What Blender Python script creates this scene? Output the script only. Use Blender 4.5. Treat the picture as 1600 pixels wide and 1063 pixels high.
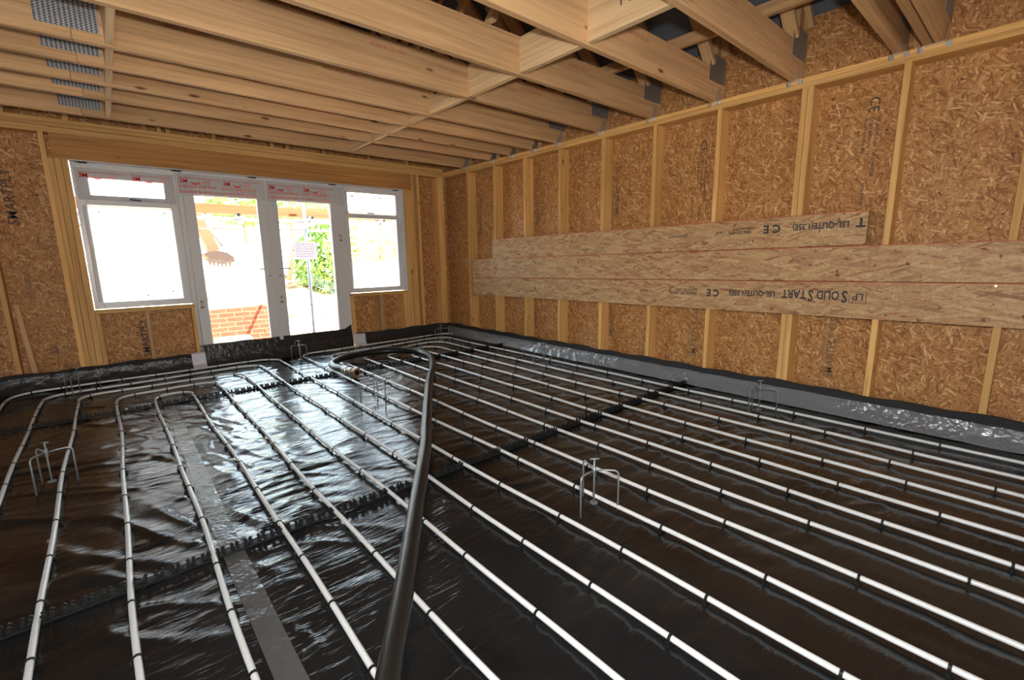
import bpy, bmesh, math, random
import numpy as np
from mathutils import Vector, Matrix, noise
random.seed(7); np.random.seed(7)
S = bpy.context.scene
COL = S.collection
for o in list(bpy.data.objects): bpy.data.objects.remove(o)

# ------------------------------------------------------------------ camera
CAM_POS = Vector((0, 0, 1.2))
YAW, PITCH, ROLL, FPX = math.radians(40.966), math.radians(-10.308), math.radians(-0.829), 718.45
fwd = Vector((math.sin(YAW)*math.cos(PITCH), math.cos(YAW)*math.cos(PITCH), math.sin(PITCH)))
r0 = Vector((math.cos(YAW), -math.sin(YAW), 0)); u0 = r0.cross(fwd)
rt = math.cos(ROLL)*r0 + math.sin(ROLL)*u0; up = -math.sin(ROLL)*r0 + math.cos(ROLL)*u0
cd = bpy.data.cameras.new('camera'); cam = bpy.data.objects.new('camera', cd); COL.objects.link(cam)
cd.sensor_fit = 'HORIZONTAL'; cd.sensor_width = 36.0; cd.lens = FPX*36.0/1600.0
cd.clip_start = 0.05; cd.clip_end = 300
M = Matrix(((rt.x, up.x, -fwd.x), (rt.y, up.y, -fwd.y), (rt.z, up.z, -fwd.z))).to_4x4()
M.translation = CAM_POS; cam.matrix_world = M
S.camera = cam

# ------------------------------------------------------------------ light
S.view_settings.view_transform = 'Standard'; S.view_settings.look = 'None'
S.view_settings.gamma = 1.0; S.view_settings.use_curve_mapping = False
S.view_settings.exposure = -0.42
w = bpy.data.worlds.new('sky'); S.world = w; w.use_nodes = True
wn = w.node_tree.nodes; wl = w.node_tree.links
bg = wn['Background']; bg.inputs['Strength'].default_value = 17.0
tc = wn.new('ShaderNodeTexCoord'); sx = wn.new('ShaderNodeSeparateXYZ'); cr = wn.new('ShaderNodeValToRGB')
wl.new(tc.outputs['Generated'], sx.inputs[0]); wl.new(sx.outputs['Z'], cr.inputs['Fac'])
cr.color_ramp.elements[0].position = 0.0; cr.color_ramp.elements[0].color = (1.0, 0.98, 0.95, 1)
cr.color_ramp.elements[1].position = 0.35; cr.color_ramp.elements[1].color = (0.70, 0.85, 1.0, 1)
wl.new(cr.outputs[0], bg.inputs['Color'])
sl = bpy.data.lights.new('sun', 'SUN'); sl.energy = 125.0; sl.angle = math.radians(0.6); sl.color = (1.0, 0.94, 0.85)
sun = bpy.data.objects.new('sun', sl); COL.objects.link(sun)
sun.rotation_euler = Vector((-0.50, 0.24, -1.0)).to_track_quat('-Z', 'Y').to_euler()
# the photographer's flash, held above the camera
fl = bpy.data.lights.new('camera_flash', 'AREA'); fl.energy = 92.0; fl.size = 0.10; fl.color = (1.0, 0.97, 0.93)
flo = bpy.data.objects.new('camera_flash', fl); COL.objects.link(flo)
flo.location = (0.03, -0.06, 1.38); flo.rotation_euler = fwd.to_track_quat('-Z', 'Y').to_euler()

# ------------------------------------------------------------------ room numbers (metres)
W, D = 4.010, 6.155            # inner stud faces of the right wall and the window wall
SD = 0.140                     # stud depth
ZT, ZP, ZJ = 2.379, 2.451, 2.440
XL, XB, YB = -0.140, -3.15, -3.0
ZSILL, ZHEAD = 0.725, 2.159
PITCHT = math.tan(math.radians(40))

# ------------------------------------------------------------------ helpers
WORDS = ['first','second','third','fourth','fifth','sixth','seventh','eighth','ninth','tenth','eleventh','twelfth',
         'thirteenth','fourteenth','fifteenth','sixteenth','seventeenth','eighteenth','nineteenth','twentieth']
def tag(o, label=None, cat=None, group=None, kind=None):
    if label: o['label'] = label
    if cat: o['category'] = cat
    if group: o['group'] = group
    if kind: o['kind'] = kind
    return o
def empty(name, loc=(0,0,0), rz=0.0):
    o = bpy.data.objects.new(name, None); COL.objects.link(o)
    o.location = loc; o.rotation_euler = (0,0,rz); o.empty_display_size = 0.1
    return o
def link(name, me, mat=None, parent=None, loc=None, smooth=False):
    if mat is not None and not me.materials: me.materials.append(mat)
    if smooth:
        me.polygons.foreach_set('use_smooth', [True]*len(me.polygons))
    o = bpy.data.objects.new(name, me); COL.objects.link(o)
    if loc is not None: o.location = loc
    if parent is not None:
        o.parent = parent
    return o
class MB:
    """collects shapes into one mesh"""
    def __init__(s): s.v = []; s.f = []
    def add(s, vs, fs):
        b = len(s.v); s.v += [tuple(v) for v in vs]; s.f += [tuple(b+i for i in f) for f in fs]
        return s
    def box(s, x0, x1, y0, y1, z0, z1):
        return s.add([(x0,y0,z0),(x1,y0,z0),(x1,y1,z0),(x0,y1,z0),(x0,y0,z1),(x1,y0,z1),(x1,y1,z1),(x0,y1,z1)],
              [(0,3,2,1),(4,5,6,7),(0,1,5,4),(1,2,6,5),(2,3,7,6),(3,0,4,7)])
    def bar(s, a, b, wd, ht, upv=(0,0,1)):
        a = Vector(a); b = Vector(b); d = (b-a).normalized(); upv = Vector(upv)
        sd = d.cross(upv).normalized(); u = sd.cross(d).normalized()
        vs = []
        for p in (a, b):
            for i, j in ((-1,-1),(1,-1),(1,1),(-1,1)): vs.append(p + sd*i*wd/2 + u*j*ht/2)
        return s.add(vs, [(0,3,2,1),(4,5,6,7),(0,1,5,4),(1,2,6,5),(2,3,7,6),(3,0,4,7)])
    def tube(s, pts, r, n=10, cap=True):
        pts = [Vector(p) for p in pts]; rings = []
        rs = r if isinstance(r, (list, tuple)) else [r]*len(pts)
        ref = None
        for i, p in enumerate(pts):
            if i == 0: t = pts[1]-p
            elif i == len(pts)-1: t = p-pts[i-1]
            else: t = (pts[i+1]-p).normalized() + (p-pts[i-1]).normalized()
            t.normalize()
            if ref is None:
                ref = Vector((0,0,1)) if abs(t.z) < 0.9 else Vector((1,0,0))
            sdv = t.cross(ref).normalized(); ref = sdv.cross(t).normalized()
            rings.append([p + (sdv*math.cos(2*math.pi*k/n) + ref*math.sin(2*math.pi*k/n))*rs[i] for k in range(n)])
        vs = [v for rg in rings for v in rg]; fs = []
        for i in range(len(rings)-1):
            for k in range(n):
                k2 = (k+1) % n
                fs.append((i*n+k, i*n+k2, (i+1)*n+k2, (i+1)*n+k))
        if cap:
            fs.append(tuple(range(n-1,-1,-1))); fs.append(tuple((len(rings)-1)*n+k for k in range(n)))
        return s.add(vs, fs)
    def mesh(s, name='m'):
        me = bpy.data.meshes.new(name); me.from_pydata(s.v, [], s.f); me.validate(); me.update(); return me
    def build(s, name, mat, parent=None, loc=None, smooth=False):
        return link(name, s.mesh(name), mat, parent, loc, smooth)
def bevel_box(sx, sy, sz, b=0.002):
    bm = bmesh.new(); bmesh.ops.create_cube(bm, size=1.0)
    bmesh.ops.scale(bm, vec=(sx,sy,sz), verts=bm.verts)
    bmesh.ops.bevel(bm, geom=list(bm.edges), offset=b, segments=1, affect='EDGES')
    me = bpy.data.meshes.new('timber'); bm.to_mesh(me); bm.free(); return me
def timber(name, x0, x1, y0, y1, z0, z1, axis, kind='stud', parent=None):
    me = bevel_box(x1-x0, y1-y0, z1-z0)
    o = link(name, me, WOOD[kind][axis], parent, ((x0+x1)/2,(y0+y1)/2,(z0+z1)/2))
    return o
def beam(name, a, b, wd, ht, kind='stud', parent=None, upv=(0,0,1)):
    """a timber between two points; the mesh runs along its own X axis"""
    a = Vector(a); b = Vector(b); L = (b-a).length; d = (b-a)/L
    sd = Vector(upv).cross(d).normalized(); u = d.cross(sd)
    me = bevel_box(L, wd, ht)
    o = link(name, me, WOOD[kind]['x'], parent)
    m = Matrix(((d.x,sd.x,u.x),(d.y,sd.y,u.y),(d.z,sd.z,u.z))).to_4x4(); m.translation = (a+b)/2
    o.matrix_local = m
    return o
def text(name, body, size, mat, origin, xdir, ydir, parent=None, bold=0.0, sx=1.0):
    cu = bpy.data.curves.new(name, 'FONT'); cu.body = body; cu.size = size; cu.extrude = 0.0004; cu.offset = bold
    cu.resolution_u = 2
    t = bpy.data.objects.new(name, cu); COL.objects.link(t)
    dg = bpy.context.evaluated_depsgraph_get()
    me = bpy.data.meshes.new_from_object(t.evaluated_get(dg))
    bpy.data.objects.remove(t)
    xd = Vector(xdir).normalized(); yd = Vector(ydir).normalized(); zd = xd.cross(yd)
    m = Matrix(((xd.x*sx,yd.x,zd.x),(xd.y*sx,yd.y,zd.y),(xd.z*sx,yd.z,zd.z))).to_4x4(); m.translation = origin
    me.transform(m)
    me.materials.clear()
    return link(name, me, mat, parent)
def shift_parent(o, p):
    """parent p sits at its own place; o is modelled in world coordinates"""
    o.parent = p; o.matrix_parent_inverse = Matrix.Translation(-Vector(p.location))
    return o

# ------------------------------------------------------------------ materials
def newmat(name):
    m = bpy.data.materials.new(name); m.use_nodes = True
    nt = m.node_tree; b = nt.nodes['Principled BSDF']
    return m, nt, b
def plain(name, col, rough=0.5, metal=0.0, spec=0.5):
    m, nt, b = newmat(name)
    b.inputs['Base Color'].default_value = (*col, 1); b.inputs['Roughness'].default_value = rough
    b.inputs['Metallic'].default_value = metal; b.inputs['Specular IOR Level'].default_value = spec
    return m
def N(nt, t, **kw):
    n = nt.nodes.new(t)
    for k, v in kw.items(): setattr(n, k, v)
    return n
def ramp(nt, fac, stops):
    r = N(nt, 'ShaderNodeValToRGB'); nt.links.new(fac, r.inputs['Fac'])
    e = r.color_ramp.elements
    while len(e) < len(stops): e.new(0.5)
    for i, (p, c) in enumerate(stops): e[i].position = p; e[i].color = (*c, 1) if len(c) == 3 else c
    return r.outputs[0]
def mixc(nt, fac, a, b, mode='MIX'):
    x = N(nt, 'ShaderNodeMix', data_type='RGBA', blend_type=mode)
    if isinstance(fac, (int, float)): x.inputs[0].default_value = fac
    else: nt.links.new(fac, x.inputs[0])
    for s, i in ((a, 6), (b, 7)):
        if isinstance(s, tuple): x.inputs[i].default_value = (*s, 1)
        else: nt.links.new(s, x.inputs[i])
    return x.outputs[2]
def mapped(nt, src, scale, rot=(0,0,0)):
    mp = N(nt, 'ShaderNodeMapping'); nt.links.new(src, mp.inputs['Vector'])
    mp.inputs['Scale'].default_value = scale; mp.inputs['Rotation'].default_value = rot
    return mp.outputs[0]
def wood_mat(name, axis, light, dark, knot=(0.16,0.07,0.025)):
    m, nt, b = newmat(name)
    tcn = N(nt, 'ShaderNodeTexCoord'); oi = N(nt, 'ShaderNodeObjectInfo')
    ad = N(nt, 'ShaderNodeVectorMath', operation='MULTIPLY_ADD')
    nt.links.new(oi.outputs['Random'], ad.inputs[0]); ad.inputs[1].default_value = (37, 53, 71)
    nt.links.new(tcn.outputs['Object'], ad.inputs[2]); base = ad.outputs[0]
    sc = lambda l, c: tuple(l if a == axis else c for a in 'xyz')
    n1 = N(nt, 'ShaderNodeTexNoise'); nt.links.new(mapped(nt, base, sc(1.3, 48)), n1.inputs['Vector'])
    n1.inputs['Scale'].default_value = 1.0; n1.inputs['Detail'].default_value = 5; n1.inputs['Distortion'].default_value = 0.6
    c1 = ramp(nt, n1.outputs['Fac'], [(0.30, dark), (0.52, light), (0.70, tuple(min(1, v*1.12) for v in light))])
    n2 = N(nt, 'ShaderNodeTexNoise'); nt.links.new(mapped(nt, base, sc(0.7, 3)), n2.inputs['Vector'])
    n2.inputs['Scale'].default_value = 1.0; n2.inputs['Detail'].default_value = 2
    c2 = ramp(nt, n2.outputs['Fac'], [(0.3, (0.84,0.82,0.80)), (0.7, (1.1,1.08,1.05))])
    c3 = mixc(nt, 1.0, c1, c2, 'MULTIPLY')
    vo = N(nt, 'ShaderNodeTexVoronoi'); nt.links.new(mapped(nt, base, sc(2.6, 8.0)), vo.inputs['Vector'])
    vo.inputs['Scale'].default_value = 1.0
    kf = ramp(nt, vo.outputs['Distance'], [(0.06, (1,1,1)), (0.13, (0,0,0))])
    gate = N(nt, 'ShaderNodeMath', operation='GREATER_THAN'); sp = N(nt, 'ShaderNodeSeparateColor')
    nt.links.new(vo.outputs['Color'], sp.inputs[0]); nt.links.new(sp.outputs[0], gate.inputs[0]); gate.inputs[1].default_value = 0.45
    mu = N(nt, 'ShaderNodeMath', operation='MULTIPLY'); nt.links.new(kf, mu.inputs[0]); nt.links.new(gate.outputs[0], mu.inputs[1])
    c4 = mixc(nt, mu.outputs[0], c3, knot)
    br = N(nt, 'ShaderNodeHueSaturation'); nt.links.new(c4, br.inputs['Color'])
    mr = N(nt, 'ShaderNodeMapRange'); nt.links.new(oi.outputs['Random'], mr.inputs[0]); mr.inputs[3].default_value = 0.88; mr.inputs[4].default_value = 1.10
    nt.links.new(mr.outputs[0], br.inputs['Value'])
    nt.links.new(br.outputs[0], b.inputs['Base Color'])
    b.inputs['Roughness'].default_value = 0.62; b.inputs['Specular IOR Level'].default_value = 0.3
    bp = N(nt, 'ShaderNodeBump'); bp.inputs['Strength'].default_value = 0.12; bp.inputs['Distance'].default_value = 0.002
    nt.links.new(n1.outputs['Fac'], bp.inputs['Height']); nt.links.new(bp.outputs[0], b.inputs['Normal'])
    return m
WOOD = {}
for k, (li, dk) in {'stud': ((0.76,0.455,0.165), (0.60,0.33,0.10)), 'joist': ((0.68,0.43,0.215), (0.54,0.32,0.145)),
                    'pale': ((0.80,0.58,0.33), (0.68,0.46,0.24)), 'lath': ((0.58,0.37,0.18), (0.44,0.25,0.11)), 'header': ((0.58,0.29,0.085), (0.44,0.20,0.055))}.items():
    WOOD[k] = {a: wood_mat('%s_timber_%s' % (k, a), a, li, dk) for a in 'xyz'}
def strand_mat(name, plane, stops, sizes, rots, jitter=1.0, dark=(0.20,0.08,0.025)):
    """flakes of wood pressed into a board; plane 'x' lies in YZ, 'y' in XZ"""
    m, nt, b = newmat(name)
    geo = N(nt, 'ShaderNodeTexCoord'); src = geo.outputs['Object']
    col = None; hs = []
    wn_ = N(nt, 'ShaderNodeTexNoise'); nt.links.new(src, wn_.inputs['Vector']); wn_.inputs['Scale'].default_value = 9; wn_.inputs['Detail'].default_value = 2
    wa = N(nt, 'ShaderNodeVectorMath', operation='MULTIPLY_ADD'); nt.links.new(wn_.outputs['Color'], wa.inputs[0])
    wa.inputs[1].default_value = (0.045*jitter,)*3; nt.links.new(src, wa.inputs[2]); src2 = wa.outputs[0]
    for i, ((L, T), r) in enumerate(zip(sizes, rots)):
        if plane == 'x': rot = (r, 0, 0); sc = (8, 1/L, 1/T)
        else: rot = (0, r, 0); sc = (1/L, 8, 1/T)
        mp = N(nt, 'ShaderNodeMapping', vector_type='POINT'); nt.links.new(src2, mp.inputs['Vector'])
        rotn = N(nt, 'ShaderNodeVectorRotate', rotation_type='EULER_XYZ'); nt.links.new(src2, rotn.inputs['Vector'])
        rotn.inputs['Rotation'].default_value = rot
        nt.links.new(rotn.outputs[0], mp.inputs['Vector']); mp.inputs['Scale'].default_value = sc; mp.inputs['Location'].default_value = (i*7.3, i*3.1, i*5.7)
        vo = N(nt, 'ShaderNodeTexVoronoi'); vo.inputs['Scale'].default_value = 1.0; nt.links.new(mp.outputs[0], vo.inputs['Vector'])
        sp = N(nt, 'ShaderNodeSeparateColor'); nt.links.new(vo.outputs['Color'], sp.inputs[0])
        c = ramp(nt, sp.outputs[0], stops)
        hs.append(sp.outputs[1])
        if col is None: col = c
        else:
            gt = N(nt, 'ShaderNodeMath', operation='GREATER_THAN'); nt.links.new(sp.outputs[2], gt.inputs[0]); gt.inputs[1].default_value = 1.0-1.0/(i+1.0)
            col = mixc(nt, gt.outputs[0], col, c)
    fn = N(nt, 'ShaderNodeTexNoise'); nt.links.new(mapped(nt, src2, (60,60,60)), fn.inputs['Vector']); fn.inputs['Detail'].default_value = 3
    fn.inputs['Scale'].default_value = 1.0
    fr = ramp(nt, fn.outputs['Fac'], [(0.3, (0.80,0.78,0.74)), (0.65, (1.1,1.1,1.08))])
    col = mixc(nt, 0.8, col, fr, 'MULTIPLY')
    dn = N(nt, 'ShaderNodeTexNoise'); nt.links.new(mapped(nt, geo.outputs['Object'], (26,26,26)), dn.inputs['Vector']); dn.inputs['Scale'].default_value = 1.0; dn.inputs['Detail'].default_value = 1
    df = ramp(nt, dn.outputs['Fac'], [(0.70, (0,0,0)), (0.76, (1,1,1))])
    col = mixc(nt, df, col, dark)
    nt.links.new(col, b.inputs['Base Color']); b.inputs['Roughness'].default_value = 0.55; b.inputs['Specular IOR Level'].default_value = 0.3
    bp = N(nt, 'ShaderNodeBump'); bp.inputs['Strength'].default_value = 0.25; bp.inputs['Distance'].default_value = 0.002
    nt.links.new(hs[-1], bp.inputs['Height']); nt.links.new(bp.outputs[0], b.inputs['Normal'])
    return m
OST = [(0.0, (0.27,0.105,0.030)), (0.3, (0.41,0.185,0.058)), (0.55, (0.48,0.235,0.078)), (0.82, (0.56,0.29,0.105)), (1.0, (0.76,0.49,0.24))]
osb_x = strand_mat('oriented_strand_board_x', 'x', OST, [(0.050,0.0085),(0.060,0.010),(0.045,0.009),(0.055,0.009),(0.070,0.011),(0.045,0.008)], [0.25,0.85,1.35,1.85,2.35,2.9], 0.35)
osb_y = strand_mat('oriented_strand_board_y', 'y', OST, [(0.050,0.0085),(0.060,0.010),(0.045,0.009),(0.055,0.009),(0.070,0.011),(0.045,0.008)], [0.25,0.85,1.35,1.85,2.35,2.9], 0.35)
LST = [(0.0, (0.30,0.125,0.065)), (0.10, (0.40,0.23,0.115)), (0.5, (0.50,0.32,0.155)), (0.85, (0.58,0.40,0.21)), (1.0, (0.42,0.19,0.10))]
lsl = strand_mat('laminated_strand_lumber', 'x', LST, [(0.13,0.020),(0.10,0.016),(0.12,0.014),(0.15,0.022)], [0.05,-0.28,0.35,-0.10], 0.35)

def sheet_mat():
    m, nt, b = newmat('black_polythene')
    g = N(nt, 'ShaderNodeTexCoord').outputs['Object']
    b.inputs['Base Color'].default_value = (0.012,0.011,0.010,1); b.inputs['Roughness'].default_value = 0.16
    b.inputs['Specular IOR Level'].default_value = 0.45
    nz = N(nt, 'ShaderNodeTexNoise'); nt.links.new(mapped(nt, g, (8,38,8), (0,0,0.15)), nz.inputs['Vector']); nz.inputs['Scale'].default_value = 1.0
    nz.inputs['Detail'].default_value = 4; nz.inputs['Distortion'].default_value = 1.2
    n2 = N(nt, 'ShaderNodeTexNoise'); nt.links.new(g, n2.inputs['Vector']); n2.inputs['Scale'].default_value = 14; n2.inputs['Detail'].default_value = 3
    ad = N(nt, 'ShaderNodeMath', operation='MULTIPLY_ADD'); nt.links.new(n2.outputs['Fac'], ad.inputs[0]); ad.inputs[1].default_value = 0.5; nt.links.new(nz.outputs['Fac'], ad.inputs[2])
    bp = N(nt, 'ShaderNodeBump'); bp.inputs['Strength'].default_value = 0.48; bp.inputs['Distance'].default_value = 0.006
    nt.links.new(ad.outputs[0], bp.inputs['Height']); nt.links.new(bp.outputs[0], b.inputs['Normal'])
    # dusty film
    d = N(nt, 'ShaderNodeTexNoise'); nt.links.new(g, d.inputs['Vector']); d.inputs['Scale'].default_value = 1.7; d.inputs['Detail'].default_value = 6
    r = ramp(nt, d.outputs['Fac'], [(0.35, (0.0065,0.0072,0.008)), (0.75, (0.016,0.0165,0.017))]); nt.links.new(r, b.inputs['Base Color'])
    r2 = ramp(nt, d.outputs['Fac'], [(0.3, (0.10,)*3), (0.8, (0.22,)*3)]); nt.links.new(r2, b.inputs['Roughness'])
    return m
black_sheet = sheet_mat()
def crinkle_mat(name, col, rough, scale, strength, spec=0.6, patchy=False):
    m, nt, b = newmat(name)
    b.inputs['Base Color'].default_value = (*col,1); b.inputs['Roughness'].default_value = rough; b.inputs['Specular IOR Level'].default_value = spec
    g = N(nt, 'ShaderNodeTexCoord').outputs['Object']
    v = N(nt, 'ShaderNodeTexVoronoi', feature='DISTANCE_TO_EDGE'); nt.links.new(g, v.inputs['Vector']); v.inputs['Scale'].default_value = scale
    n = N(nt, 'ShaderNodeTexNoise'); nt.links.new(g, n.inputs['Vector']); n.inputs['Scale'].default_value = scale*0.8; n.inputs['Detail'].default_value = 5
    a = N(nt, 'ShaderNodeMath', operation='ADD'); nt.links.new(v.outputs['Distance'], a.inputs[0]); nt.links.new(n.outputs['Fac'], a.inputs[1])
    bp = N(nt, 'ShaderNodeBump'); bp.inputs['Strength'].default_value = strength; bp.inputs['Distance'].default_value = 0.01
    if patchy:
        pn = N(nt, 'ShaderNodeTexNoise'); nt.links.new(g, pn.inputs['Vector']); pn.inputs['Scale'].default_value = 3.2; pn.inputs['Detail'].default_value = 2
        pr = N(nt, 'ShaderNodeMapRange'); nt.links.new(pn.outputs['Fac'], pr.inputs[0]); pr.inputs[1].default_value = 0.42; pr.inputs[2].default_value = 0.62
        pr.inputs[3].default_value = 0.08; pr.inputs[4].default_value = strength; nt.links.new(pr.outputs[0], bp.inputs['Strength'])
    nt.links.new(a.outputs[0], bp.inputs['Height']); nt.links.new(bp.outputs[0], b.inputs['Normal'])
    return m
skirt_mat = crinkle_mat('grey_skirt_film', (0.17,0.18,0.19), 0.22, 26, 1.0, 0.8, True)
skirt_shaded = crinkle_mat('shaded_skirt_film', (0.022,0.020,0.019), 0.35, 30, 0.3, 0.5)  # same film as the grey skirt; window wall shade put into its colour
foam_mat = crinkle_mat('black_edge_foam', (0.034,0.034,0.035), 0.8, 60, 0.5, 0.2)
tape_mat = crinkle_mat('grey_joint_tape', (0.075,0.075,0.073), 0.22, 30, 0.25, 0.6)
roof_mat = crinkle_mat('grey_breather_membrane', (0.12,0.135,0.155), 0.75, 3, 0.5, 0.2)
pipe_mat = plain('grey_plastic_pipe', (0.68,0.69,0.68), 0.28)
blackp = plain('black_plastic', (0.009,0.009,0.009), 0.55, 0.0, 0.3)
steel = plain('galvanised_steel', (0.78,0.80,0.82), 0.30, 0.9)
wire = plain('galvanised_wire', (0.30,0.33,0.34), 0.45, 0.6)
nail_mat = None
def nailplate_mat():
    m, nt, b = newmat('punched_nail_plate')
    g = N(nt, 'ShaderNodeTexCoord').outputs['Object']
    wz = N(nt, 'ShaderNodeTexWave', wave_type='BANDS', bands_direction='Z'); nt.links.new(g, wz.inputs['Vector']); wz.inputs['Scale'].default_value = 24
    cx = N(nt, 'ShaderNodeCombineXYZ'); nt.links.new(wz.outputs['Fac'], cx.inputs[0])
    va = N(nt, 'ShaderNodeVectorMath', operation='MULTIPLY_ADD'); nt.links.new(cx.outputs[0], va.inputs[0]); va.inputs[1].default_value = (0.008,0,0); nt.links.new(g, va.inputs[2])
    wv = N(nt, 'ShaderNodeTexWave', wave_type='BANDS', bands_direction='X'); nt.links.new(va.outputs[0], wv.inputs['Vector']); wv.inputs['Scale'].default_value = 15
    mu = N(nt, 'ShaderNodeMath', operation='MULTIPLY'); nt.links.new(wv.outputs['Fac'], mu.inputs[0]); mu.inputs[1].default_value = 1.0
    c = ramp(nt, mu.outputs[0], [(0.30, (0.16,0.16,0.165)), (0.65, (0.55,0.56,0.58))]); nt.links.new(c, b.inputs['Base Color'])
    b.inputs['Metallic'].default_value = 0.7; b.inputs['Roughness'].default_value = 0.5
    bp = N(nt, 'ShaderNodeBump'); bp.inputs['Strength'].default_value = 0.7; bp.inputs['Distance'].default_value = 0.003
    nt.links.new(mu.outputs[0], bp.inputs['Height']); nt.links.new(bp.outputs[0], b.inputs['Normal'])
    return m
nail_mat = nailplate_mat()
hose_mat = crinkle_mat('black_rubber_hose', (0.011,0.010,0.009), 0.36, 9, 0.10, 0.4)
upvc = plain('white_pvc', (0.66,0.66,0.65), 0.30)
ink = plain('black_stencil_ink', (0.045,0.045,0.055), 0.8)
ink2d = plain('worn_stencil_ink', (0.10,0.06,0.04), 0.8)
ink2 = plain('faded_stencil_ink', (0.20,0.13,0.075), 0.8)
redink = plain('red_stamp_ink', (0.55,0.16,0.08), 0.8)
reded = plain('red_edge_wax', (0.50,0.12,0.05), 0.6)
pencil = plain('pencil_line', (0.10,0.08,0.06), 0.8)
def glass_mat():
    m = bpy.data.materials.new('window_glass'); m.use_nodes = True; nt = m.node_tree; nt.nodes.clear()
    out = N(nt, 'ShaderNodeOutputMaterial'); mx = N(nt, 'ShaderNodeMixShader'); t = N(nt, 'ShaderNodeBsdfTransparent')
    t.inputs[0].default_value = (0.96,0.98,0.97,1); g = N(nt, 'ShaderNodeBsdfGlossy'); g.inputs['Roughness'].default_value = 0.02
    f = N(nt, 'ShaderNodeFresnel'); f.inputs[0].default_value = 1.45
    nt.links.new(f.outputs[0], mx.inputs[0]); nt.links.new(t.outputs[0], mx.inputs[1]); nt.links.new(g.outputs[0], mx.inputs[2]); nt.links.new(mx.outputs[0], out.inputs[0])
    return m
def film_mat(name, col, see):
    m = bpy.data.materials.new(name); m.use_nodes = True; nt = m.node_tree; nt.nodes.clear()
    out = N(nt, 'ShaderNodeOutputMaterial'); mx = N(nt, 'ShaderNodeMixShader'); m2 = N(nt, 'ShaderNodeMixShader')
    t = N(nt, 'ShaderNodeBsdfTransparent'); tl = N(nt, 'ShaderNodeBsdfTranslucent'); tl.inputs[0].default_value = (*col,1)
    d = N(nt, 'ShaderNodeBsdfDiffuse'); d.inputs[0].default_value = (*col,1)
    m2.inputs[0].default_value = 0.35; nt.links.new(tl.outputs[0], m2.inputs[1]); nt.links.new(d.outputs[0], m2.inputs[2])
    mx.inputs[0].default_value = see; nt.links.new(m2.outputs[0], mx.inputs[1]); nt.links.new(t.outputs[0], mx.inputs[2]); nt.links.new(mx.outputs[0], out.inputs[0])
    return m
glass = glass_mat()
film_white = film_mat('white_protective_film', (0.96,0.96,0.96), 0.10)
film_clear = film_mat('clear_protective_film', (0.85,0.86,0.88), 0.62)
film_print = film_mat('film_red_print', (0.85,0.05,0.03), 0.05)
film_pink = film_mat('film_pink_print', (0.95,0.42,0.34), 0.35)
paper = film_mat('white_paper', (0.85,0.84,0.90), 0.0)
brick_m, nt_, b_ = newmat('red_brick_wall')
bt = N(nt_, 'ShaderNodeTexBrick'); tco = N(nt_, 'ShaderNodeTexCoord')
sxyz = N(nt_, 'ShaderNodeSeparateXYZ'); cxyz = N(nt_, 'ShaderNodeCombineXYZ')
nt_.links.new(tco.outputs['Object'], sxyz.inputs[0]); nt_.links.new(sxyz.outputs['X'], cxyz.inputs[0]); nt_.links.new(sxyz.outputs['Z'], cxyz.inputs[1])
nt_.links.new(cxyz.outputs[0], bt.inputs['Vector'])
bt.inputs['Scale'].default_value = 1.0; bt.inputs['Brick Width'].default_value = 0.225; bt.inputs['Row Height'].default_value = 0.075
bt.inputs['Mortar Size'].default_value = 0.006; bt.inputs['Color1'].default_value = (0.17,0.045,0.021,1); bt.inputs['Color2'].default_value = (0.13,0.033,0.015,1)
bt.inputs['Mortar'].default_value = (0.22,0.13,0.07,1); nt_.links.new(bt.outputs[0], b_.inputs['Base Color']); b_.inputs['Roughness'].default_value = 0.85
def earth_mat():
    m, nt, b = newmat('orange_clay_earth')
    g = N(nt, 'ShaderNodeTexCoord').outputs['Object']
    n = N(nt, 'ShaderNodeTexNoise'); nt.links.new(g, n.inputs['Vector']); n.inputs['Scale'].default_value = 2.2; n.inputs['Detail'].default_value = 8
    c = ramp(nt, n.outputs['Fac'], [(0.36, (0.12,0.055,0.02)), (0.45, (0.42,0.26,0.14)), (0.60, (0.58,0.44,0.30))]); nt.links.new(c, b.inputs['Base Color'])
    b.inputs['Roughness'].default_value = 0.95; return m
earth = earth_mat()
slabm = plain('concrete_slab', (0.35,0.34,0.32), 0.9)
leafm = plain('green_leaves', (0.15,0.27,0.06), 0.6)
leafm2 = plain('yellow_green_leaves', (0.24,0.36,0.10), 0.6)
barkm = plain('grey_bark', (0.16,0.11,0.07), 0.9)
tube_m = plain('scaffold_tube', (0.40,0.43,0.46), 0.5, 0.5)
tube_b = plain('blue_grey_scaffold_tube', (0.16,0.22,0.32), 0.5, 0.3)
board_m = wood_mat('scaffold_board_timber', 'x', (0.17,0.075,0.028), (0.10,0.045,0.018))

# ------------------------------------------------------------------ setting
fl_ = MB().box(XB, W+SD, YB, D+SD+0.1, -0.15, -0.012).build('floor', slabm); tag(fl_, kind='structure')
ZW = 2.90
wr = MB().box(W+SD, W+SD+0.011, YB, D+SD+0.1, -0.1, ZW).build('wall_right', osb_x); tag(wr, kind='structure')
wl_ = MB().box(XB-0.011, XB, YB, 0.2, -0.1, ZW).box(XB-0.011, XB, 1.1, D+SD, -0.1, ZW).box(XB-0.011, XB, 0.2, 1.1, 2.10, ZW).box(XB-0.011, XB, 0.2, 1.1, -0.1, 0.90).build('wall_left', osb_x); tag(wl_, kind='structure')
yo = D+SD
wf = MB()
wf.box(XB, XL-0.03, yo, yo+0.011, -0.1, ZP+0.09); wf.box(XL-0.03, 0.66, yo, yo+0.011, -0.1, ZSILL-0.02)
wf.box(2.50, 3.36, yo, yo+0.011, -0.1, ZSILL-0.02); wf.box(3.36, W+SD, yo, yo+0.011, -0.1, ZP+0.09)
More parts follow.
